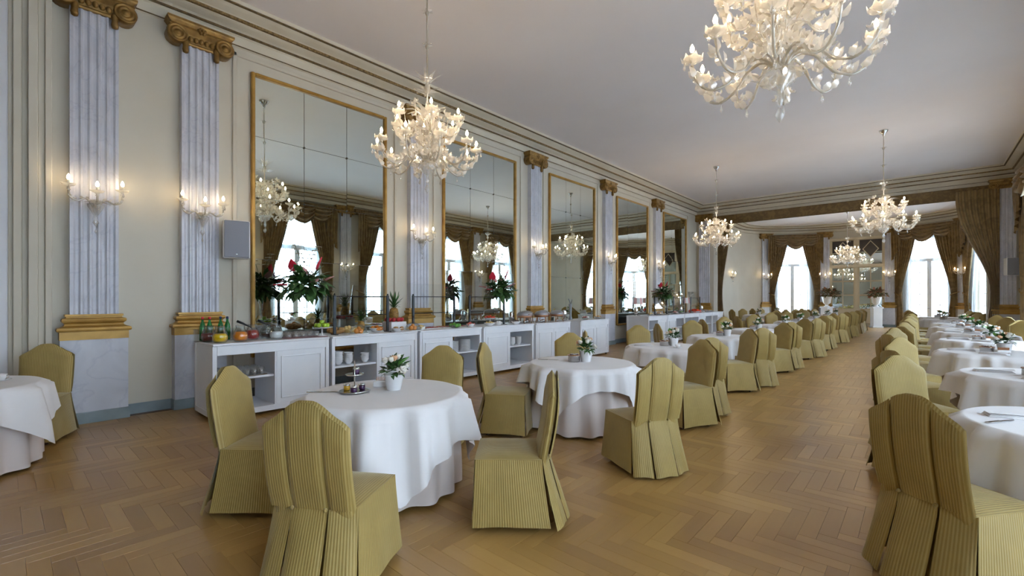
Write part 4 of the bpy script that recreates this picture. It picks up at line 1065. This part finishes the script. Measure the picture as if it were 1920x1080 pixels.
def big_bouquet(seed, rich=True):
    rnd = random.Random(seed); lf = B(); k = [('vase', VASE)]
    for i in range(240):
        a = rnd.uniform(0, 6.28); el = rnd.uniform(-.6, 1.2); r = rnd.uniform(.06, .27)
        d = Vector((cos(a) * cos(el), sin(a) * cos(el), sin(el) * .8))
        lf.leaf(Vector((0, 0, .70)) + d * r, d + Vector((0, 0, rnd.uniform(-.8, .4))), (rnd.uniform(-.5, .5), rnd.uniform(-.5, .5), 1), rnd.uniform(.12, .22), rnd.uniform(.05, .10), rnd.uniform(0, .6))
    k.append(('foliage', lf.mesh('foliage', 'leaf_green', True), (0, 0, 0), 0, None, 'stuff'))
    an = [((-.02, -.17, .95), (.3, -.3, 1), 'petal_red', .17, .14), ((.05, .15, .97), (.2, .25, 1), 'petal_red', .19, .13), ((.2, .02, .76), (.9, .2, .5), 'petal_pink', .13, .12), ((.1, -.32, .73), (.2, -1, .0), 'petal_red', .18, .08), ((.1, .26, .82), (.5, .8, .5), 'petal_pink', .12, .11), ((-.15, .05, .9), (-.6, .1, .8), 'petal_pink', .15, .12), ((-.2, -.2, .78), (-1, -.5, .2), 'petal_red', .15, .1)]
    for c, d, m, L, W in an:
        b = B(); heart(b, c, d, L, W); k.append(('anthurium', b.mesh('anthurium', m, True)))
    for i in range(5):
        a = i * 1.3 + seed; b = B(); c = Vector((.16 * cos(a), .22 * sin(a), .86 + .05 * (i % 2)))
        for j in range(9): b.leaf(c, (cos(j * .7) + cos(a), sin(j * .7) + sin(a), .6), (0, 0, 1), .10, .02, .2)
        k.append(('lily', b.mesh('lily', ['petal_white', 'petal_lilac', 'petal_white', 'petal_pink', 'petal_white'][i], True)))
    if rich:
        for s in (-1, 1):
            b = B().tube(smooth_path([(0, 0, .7), (0, .06 * s, 1.05), (.02, .16 * s, 1.3)], 4), .004, 4); k.append(('orchid_stem', b.mesh('orchid_stem', 'leaf_green', True)))
            for j in range(4):
                b = B(); petals(b, (.02, s * (.06 + .035 * j) , 1.12 + .06 * j), 5, .075, .05, .2, rot=j); k.append(('orchid', b.mesh('orchid', 'petal_white', True)))
    fl = B()
    for i in range(40):
        a = rnd.uniform(0, 6.28); el = rnd.uniform(-.2, 1.2); r = rnd.uniform(.22, .3)
        fl.ball((r * cos(a) * cos(el), r * sin(a) * cos(el), .7 + r * sin(el)), .011, 6, 4)
    k.append(('baby_blooms', fl.mesh('baby_blooms', 'petal_white', True), (0, 0, 0), 0, None, 'stuff'))
    return k
for y, s, lab in ((3.10, 1, 'before the first mirror'), (7.38, 2, 'before the second mirror'), (16.1, 3, 'before the fourth mirror')):
    put(big_bouquet(s), 'flower_vase', 'tall glass vase of red anthuriums and foliage ' + lab, 'flowers', -6.98, y, CT, 0, 'tall buffet bouquets', 1.05)

# ---- sneeze guards
def guard_kit(w, h=.62):
    k = []; hh = w / 2
    post = B().cbox(-.016, .016, -.022, .022, .012, h, .004).mesh('post', 'black_metal'); knob = B().ball((0, 0, h + .012), .018, 8, 5).mesh('knob', 'black_metal', True)
    foot = B().cbox(-.09, .09, -.02, .02, 0, .012, .003).mesh('foot', 'black_metal')
    for y in (-hh, hh): k.append(('post', post, (0, y, 0), 0, [('knob', knob), ('foot', foot)]))
    rail = B().tube([(0, -hh, 0), (0, hh, 0)], .008, 6).mesh('rail', 'black_metal')
    k += [('rail', rail, (0, 0, h - .02)), ('rail', rail, (0, 0, .30))]
    k.append(('glass_panel', B().add([(.03, -hh - .05, .22), (.03, hh + .05, .22), (-.12, hh + .05, h + .22), (-.12, -hh - .05, h + .22), (.036, -hh - .05, .22), (.036, hh + .05, .22), (-.114, hh + .05, h + .22), (-.114, -hh - .05, h + .22)], [(0, 1, 2, 3), (7, 6, 5, 4), (0, 4, 5, 1), (1, 5, 6, 2), (2, 6, 7, 3), (3, 7, 4, 0)]).mesh('glass_panel', 'guard_glass')))
    return k
for y0, y1, lab in [(3.47, 4.42, 'first from the left'), (4.95, 5.92, 'second from the left'), (6.33, 7.35, 'third from the left'), (15.0, 16.0, 'first past the gap'), (16.6, 17.6, 'second past the gap'), (18.3, 19.3, 'third past the gap')]:
    put(guard_kit(y1 - y0), 'sneeze_guard', 'black framed glass sneeze guard, ' + lab, 'sneeze guard', -6.8, (y0 + y1) / 2, CT, 0, 'sneeze guards')

# ---- food
STAND = [('foot', B().lathe([(.07, 0), (.075, .006), (.02, .02), (.012, .05), (.012, .11), (.03, .12)], 16).mesh('foot', 'china', True)), ('dish', B().lathe([(.03, .115), (.12, .122), (.14, .135), (.135, .138), (.1, .126), (.001, .124)], 22).mesh('dish', 'china', True))]
def apple_kit(m): return [('fruit', B().lathe([(.001, .006), (.018, 0), (.033, .014), (.038, .034), (.032, .056), (.014, .064), (.001, .056)], 12).mesh('fruit', m, True)), ('stem', B().tube([(0, 0, .056), (.004, 0, .075)], .002, 5).mesh('stem', 'chair_leg_wood'))]
APG, APR = apple_kit('apple_green'), apple_kit('apple_red')
put(STAND, 'fruit_stand', 'white footed stand of green apples', 'stand', -6.74, 3.24)
for i in range(7):
    a = i * 2 * pi / 6; r = .075 if i < 6 else 0
    put(APG, 'green_apple', 'topmost green apple on the white footed stand' if i == 6 else 'green apple on footed stand, %s in the bottom ring from the room side' % ORD[i], 'apple', -6.74 + r * cos(a), 3.24 + r * sin(a), CT + .132 + (.045 if i == 6 else 0), i, 'green apples on the stand')
# pineapple and red apples on a white riser
put([('riser', B().cbox(-.14, .14, -.16, .16, 0, .16, .008).mesh('riser', 'china'))], 'display_riser', 'white block riser under the pineapple', 'riser', -6.98, 4.68)
def pineapple():
    lf = B()
    for r in range(6):
        for i in range(7):
            a = i * 2 * pi / 7 + r * .45; t = .35 + r * .2
            lf.leaf((.018 * cos(a), .018 * sin(a), .19 + .006 * r), (cos(a) * cos(t), sin(a) * cos(t), sin(t)), (0, 0, 1), .12 + .02 * r, .025, .3 - .05 * r)
    return [('body', B().lathe([(.02, 0), (.055, .02), (.068, .07), (.068, .12), (.052, .18), (.02, .2)], 16).mesh('body', 'pineapple_skin', True)), ('crown', lf.mesh('crown', 'leaf_green', True))]
PINE = pineapple()
put(PINE, 'pineapple', 'whole pineapple among red apples on the riser', 'pineapple', -7.0, 4.68, CT + .1605, 0, None, 1.25)
for i in range(10):
    a = i * 2 * pi / 10; put(APR, 'red_apple', 'red apple round the riser pineapple, %s clockwise from the wall side' % ORD[(14 - i) % 10], 'apple', -6.99 + .125 * cos(a), 4.68 + .135 * sin(a), CT + .1605, i, 'red apples round the pineapple', 1.1)
put(PINE, 'pineapple', 'small pineapple behind the first sneeze guard', 'pineapple', -7.08, 4.08, CT, 1, None, .95)
# cloches
for y, lab in ((3.80, 'behind the first sneeze guard'), (4.84, 'between first two sneeze guards')):
    put([('board', B().lathe([(.15, 0), (.155, .006), (.15, .014)], 20).mesh('board', 'china', True)), ('dome', B().lathe([(.14, .015), (.138, .06), (.11, .11), (.06, .14), (.01, .15), (.012, .17), (.001, .18)], 16).mesh('dome', 'jug_glass', True)),
         ('fruit_slices', B().ball((.03, .02, .05), .04).ball((-.04, .03, .05), .04).ball((.0, -.04, .05), .042).ball((0, 0, .09), .035).mesh('fruit_slices', 'fruit_orange', True), (0, 0, 0), 0, None, 'stuff')], 'glass_cloche', 'glass cloche over orange fruit ' + lab, 'cloche', -6.66, y, CT, 0, 'glass cloches', 1.0)
# baskets of bread and pastry
def heap(b, n, rad, r, seed, h=.06, sz=1):
    rnd = random.Random(seed)
    for i in range(n):
        a = rnd.uniform(0, 6.28); q = rad * sqrt(rnd.random()); b.ball((q * cos(a), q * sin(a), h + (rad - q) * .35), r * rnd.uniform(.8, 1.2), 7, 5, sz)
    return b
def dish_kit(m, n, rad, r, seed, bowl='china', hb=.05):
    b = heap(B(), n, rad * .8, r, seed, hb)
    return [('vessel', B().lathe([(rad * .5, 0), (rad * .6, .006), (rad * .95, hb), (rad, hb + .012), (rad * .96, hb + .012), (rad * .7, .02), (.001, .012)], 18).mesh('vessel', bowl, True)), ('food', b.mesh('food', m, True), (0, 0, 0), 0, None, 'stuff')]
FOOD = [(-7.05, 3.62, 'bread', 12, .14, .04, 'round basket of bread rolls', 'bread'), (-7.1, 3.88, 'cheese', 12, .14, .035, 'bowl of yellow cheese cubes', 'cheese'), (-7.0, 4.32, 'fruit_orange', 12, .12, .035, 'bowl of orange fruit pieces', 'china'),
        (-6.68, 4.55, 'bread', 8, .10, .03, 'small dish of pastries by the pineapple', 'china'), (-6.74, 5.06, 'cheese', 10, .10, .025, 'dish of folded cheese slices', 'china'), (-6.7, 5.85, 'leaf_bright', 14, .12, .032, 'bowl of green lettuce', 'jug_glass'),
        (-6.72, 6.28, 'ham_red', 10, .09, .026, 'dish of dark red salami', 'china'), (-6.72, 6.82, 'cheese', 9, .12, .022, 'wide white bowl of creamy salad', 'china'), (-6.76, 7.12, 'milk', 8, .10, .022, 'white bowl of yoghurt', 'china'),
        (-6.72, 7.66, 'coffee', 9, .11, .022, 'white bowl of dark cereal', 'china'), (-6.66, 10.4, 'ham_red', 8, .1, .022, 'silver dish of jam on the sixth cabinet', 'silver'), (-6.9, 10.75, 'milk', 8, .12, .025, 'silver dish of cream on the sixth cabinet', 'silver'), (-6.7, 11.1, 'bread', 8, .11, .03, 'silver dish of rolls on the sixth cabinet', 'silver'),
        (-6.7, 14.4, 'cheese', 8, .12, .03, 'silver dish of pale cheese past the gap', 'silver'), (-6.75, 15.2, 'bread', 9, .13, .03, 'silver dish of bread past the gap', 'silver'), (-6.7, 16.5, 'ham_pink', 9, .12, .03, 'silver dish of ham past the gap', 'silver'), (-6.75, 17.2, 'leaf_bright', 9, .12, .03, 'silver dish of greens past the gap', 'silver'),
        (-6.85, 18.9, 'tomato', 26, .26, .05, 'large heap of red tomatoes near the arch', 'china'), (-6.7, 19.9, 'bread', 9, .13, .03, 'silver dish of rolls near the arch', 'silver'), (-6.8, 20.6, 'cheese', 9, .13, .03, 'silver dish of cheese near the arch', 'silver')]
for i, (x, y, m, n, rad, r, lab, v) in enumerate(FOOD):
    put(dish_kit(m, n, rad, r, i, v), 'food_dish', lab, 'dish', x, y, CT, 0, 'buffet dishes')
put(STAND, 'fruit_stand', 'footed stand of red berries by third sneeze guard', 'stand', -6.98, 7.10, CT, 0, None, 1.1)
put([('berries', heap(B(), 22, .11, .022, 3, .015).mesh('berries', 'tomato', True), (0, 0, 0), 0, None, 'stuff')], 'berry_pile', 'red berries piled on the footed stand', 'berries', -6.98, 7.10, CT + .138)
# platters of cold cuts: every slice is a part
SLICE = {m: B().lathe([(.001, .0), (.045, .002), (.046, .006), (.001, .008)], 10).mesh('slice', m, True) for m in ('ham_red', 'ham_pink', 'cheese')}
for i, (y, m, lab) in enumerate([(5.10, 'cheese', 'cheese'), (5.45, 'ham_red', 'dark salami'), (5.85, 'ham_pink', 'pink ham'), (6.15, 'ham_red', 'red cured meat')]):
    k = [('platter', B().cbox(-.13, .13, -.16, .16, 0, .012, .004).mesh('platter', 'china'))]
    for r in range(3):
        for c in range(5): k.append(('slice', SLICE[m], (-.08 + .08 * r, -.11 + .055 * c, .013 + .004 * (c % 2)), (0, .15, c)))
    put(k, 'cold_cut_platter', 'white platter of %s slices on the third cabinet' % lab, 'platter', -6.98, y, CT, 0, 'cold cut platters')
# chafing dishes
def chafer():
    k = [('pan', B().lathe([(.12, .12), (.15, .125), (.155, .17), (.145, .17), (.11, .13)], 20, sy=1.15).mesh('pan', 'copper', True)),
         ('lid', B().lathe([(.158, .17), (.16, .18), (.145, .215), (.10, .25), (.04, .265), (.001, .268)], 20, sy=1.15).mesh('lid', 'lid_grey', True)),
         ('lid_handle', B().tube([(.155, -.05, .195), (.18, -.05, .20), (.18, .05, .20), (.155, .05, .195)], .007, 6).mesh('lid_handle', 'copper', True))]
    lg = B().tube([(0, 0, .17), (.01, 0, .08), (.018, 0, 0)], .009, 6).mesh('leg', 'copper', True)
    for a in (.8, 2.35, 3.9, 5.5): k.append(('leg', lg, (.13 * cos(a), .15 * sin(a), 0), a))
    k.append(('burner', B().lathe([(.035, 0), (.04, .05), (.03, .055)], 12).mesh('burner', 'silver', True)))
    return k
CF = chafer()
for i, (x, y) in enumerate([(-6.78, 8.02), (-6.98, 8.35), (-6.76, 8.62), (-6.96, 8.95), (-6.76, 9.25)]):
    put(CF, 'chafing_dish', 'copper-legged chafing dish with grey lid, %s from the left' % ORD[i], 'chafing dish', x, y, CT, i * .3, 'chafing dishes', 1.05)
# glass jar of dark drink, little flags of cutlery, statues of silver
for i, y in enumerate((7.88, 9.98, 14.1, 17.9, 20.2)):
    put([('base', B().lathe([(.07, 0), (.07, .02), (.03, .03)], 12).mesh('base', 'silver', True)), ('urn', B().lathe([(.03, .03), (.06, .06), (.065, .2), (.05, .24), (.055, .25), (.001, .27)], 14).mesh('urn', 'silver', True)), ('tap', B().tube([(.06, 0, .08), (.1, 0, .08), (.1, 0, .055)], .007, 6).mesh('tap', 'black_metal'))],
        'silver_urn', 'small silver drinks urn ' + ['left of the chafing dishes', 'right of the chafing dishes', 'at the near end past the gap', 'left of the red tomatoes', 'right of the red tomatoes'][i], 'urn', -7.05, y, CT, 0, 'silver urns')
# driftwood-like tall vase on the sixth cabinet
put([('vase', B().lathe([(.05, 0), (.055, .01), (.03, .1), (.035, .3), (.05, .42), (.045, .42), (.001, .3)], 12).mesh('vase', 'iron_grey', True)), ('twigs', B().tube([(0, 0, .4), (0, -.04, .5), (0, -.09, .56)], .012, 5).tube([(0, 0, .4), (.02, .03, .5), (0, .06, .55)], .012, 5).mesh('twigs', 'iron_grey', True))], 'slim_vase', 'slim dark vase with twigs beside the chafing dishes', 'vase', -7.0, 10.2)
# heat lamps with striped shades
def lamp():
    k = [('base', B().lathe([(.09, 0), (.09, .012), (.02, .02)], 14).mesh('base', 'black_metal', True)), ('pole', B().tube([(0, 0, .02), (0, 0, .42)], .012, 8).mesh('pole', 'black_metal', True))]
    st = {0: B().lathe([(.17, .38), (.14, .60)], 20), }
    for i in range(10):
        a0, a1 = 2 * pi * i / 10, 2 * pi * (i + 1) / 10; b = B(); p = []
        for z, r in ((.38, .18), (.60, .15)):
            for a in (a0, (a0 + a1) / 2, a1): p.append((r * cos(a), r * sin(a), z))
        b.add(p, [(0, 1, 4, 3), (1, 2, 5, 4)]); k.append(('shade_gore', b.mesh('shade_gore', 'stripe_pink' if i % 2 else 'paper_white', True)))
    return k
LK = lamp()
for y, lab in ((14.15, 'at the near end past the gap'), (18.35, 'above the red tomatoes')): put(LK, 'table_lamp', 'buffet lamp with pink and white striped shade ' + lab, 'lamp', -7.02, y, CT, 0, 'striped buffet lamps')

# ---- urn planters before the mirrored doors
def planter(seed):
    rnd = random.Random(seed); lf = B(); bl = B()
    for i in range(220):
        a = rnd.uniform(0, 6.28); el = rnd.uniform(-.5, 1.5); r = rnd.uniform(.15, .42)
        d = Vector((cos(a) * cos(el), sin(a) * cos(el), sin(el) * .65))
        (bl if i % 3 == 0 else lf).leaf(Vector((0, 0, 1.78)) + d * r, d + Vector((0, 0, rnd.uniform(-.5, .3))), (rnd.uniform(-.5, .5), rnd.uniform(-.5, .5), 1), rnd.uniform(.12, .22), rnd.uniform(.07, .12), .3)
    return [('pedestal', B().cbox(-.24, .24, -.24, .24, .0, .08, .01).cbox(-.2, .2, -.2, .2, .08, 1.02, .01).cbox(-.24, .24, -.24, .24, 1.02, 1.1, .01).mesh('pedestal', 'white_paint')),
            ('urn', B().lathe([(.14, 1.1), (.14, 1.13), (.06, 1.17), (.08, 1.22), (.18, 1.3), (.21, 1.5), (.25, 1.64), (.26, 1.66), (.23, 1.65), (.18, 1.4)], 20).mesh('urn', 'china', True)),
            ('foliage', lf.mesh('foliage', 'leaf_olive', True), (0, 0, 0), 0, None, 'stuff'), ('blossom_leaves', bl.mesh('blossom_leaves', 'petal_rust', True), (0, 0, 0), 0, None, 'stuff')]
for x, s, lab in ((-3.95, 1, 'left'), (-1.75, 2, 'right')):
    place(planter(s), 'urn_planter', 'white pedestal urn with reddish bush, %s of the mirrored doors' % lab, 'planter', (x, 31.3, 0), s, 'urn planters')
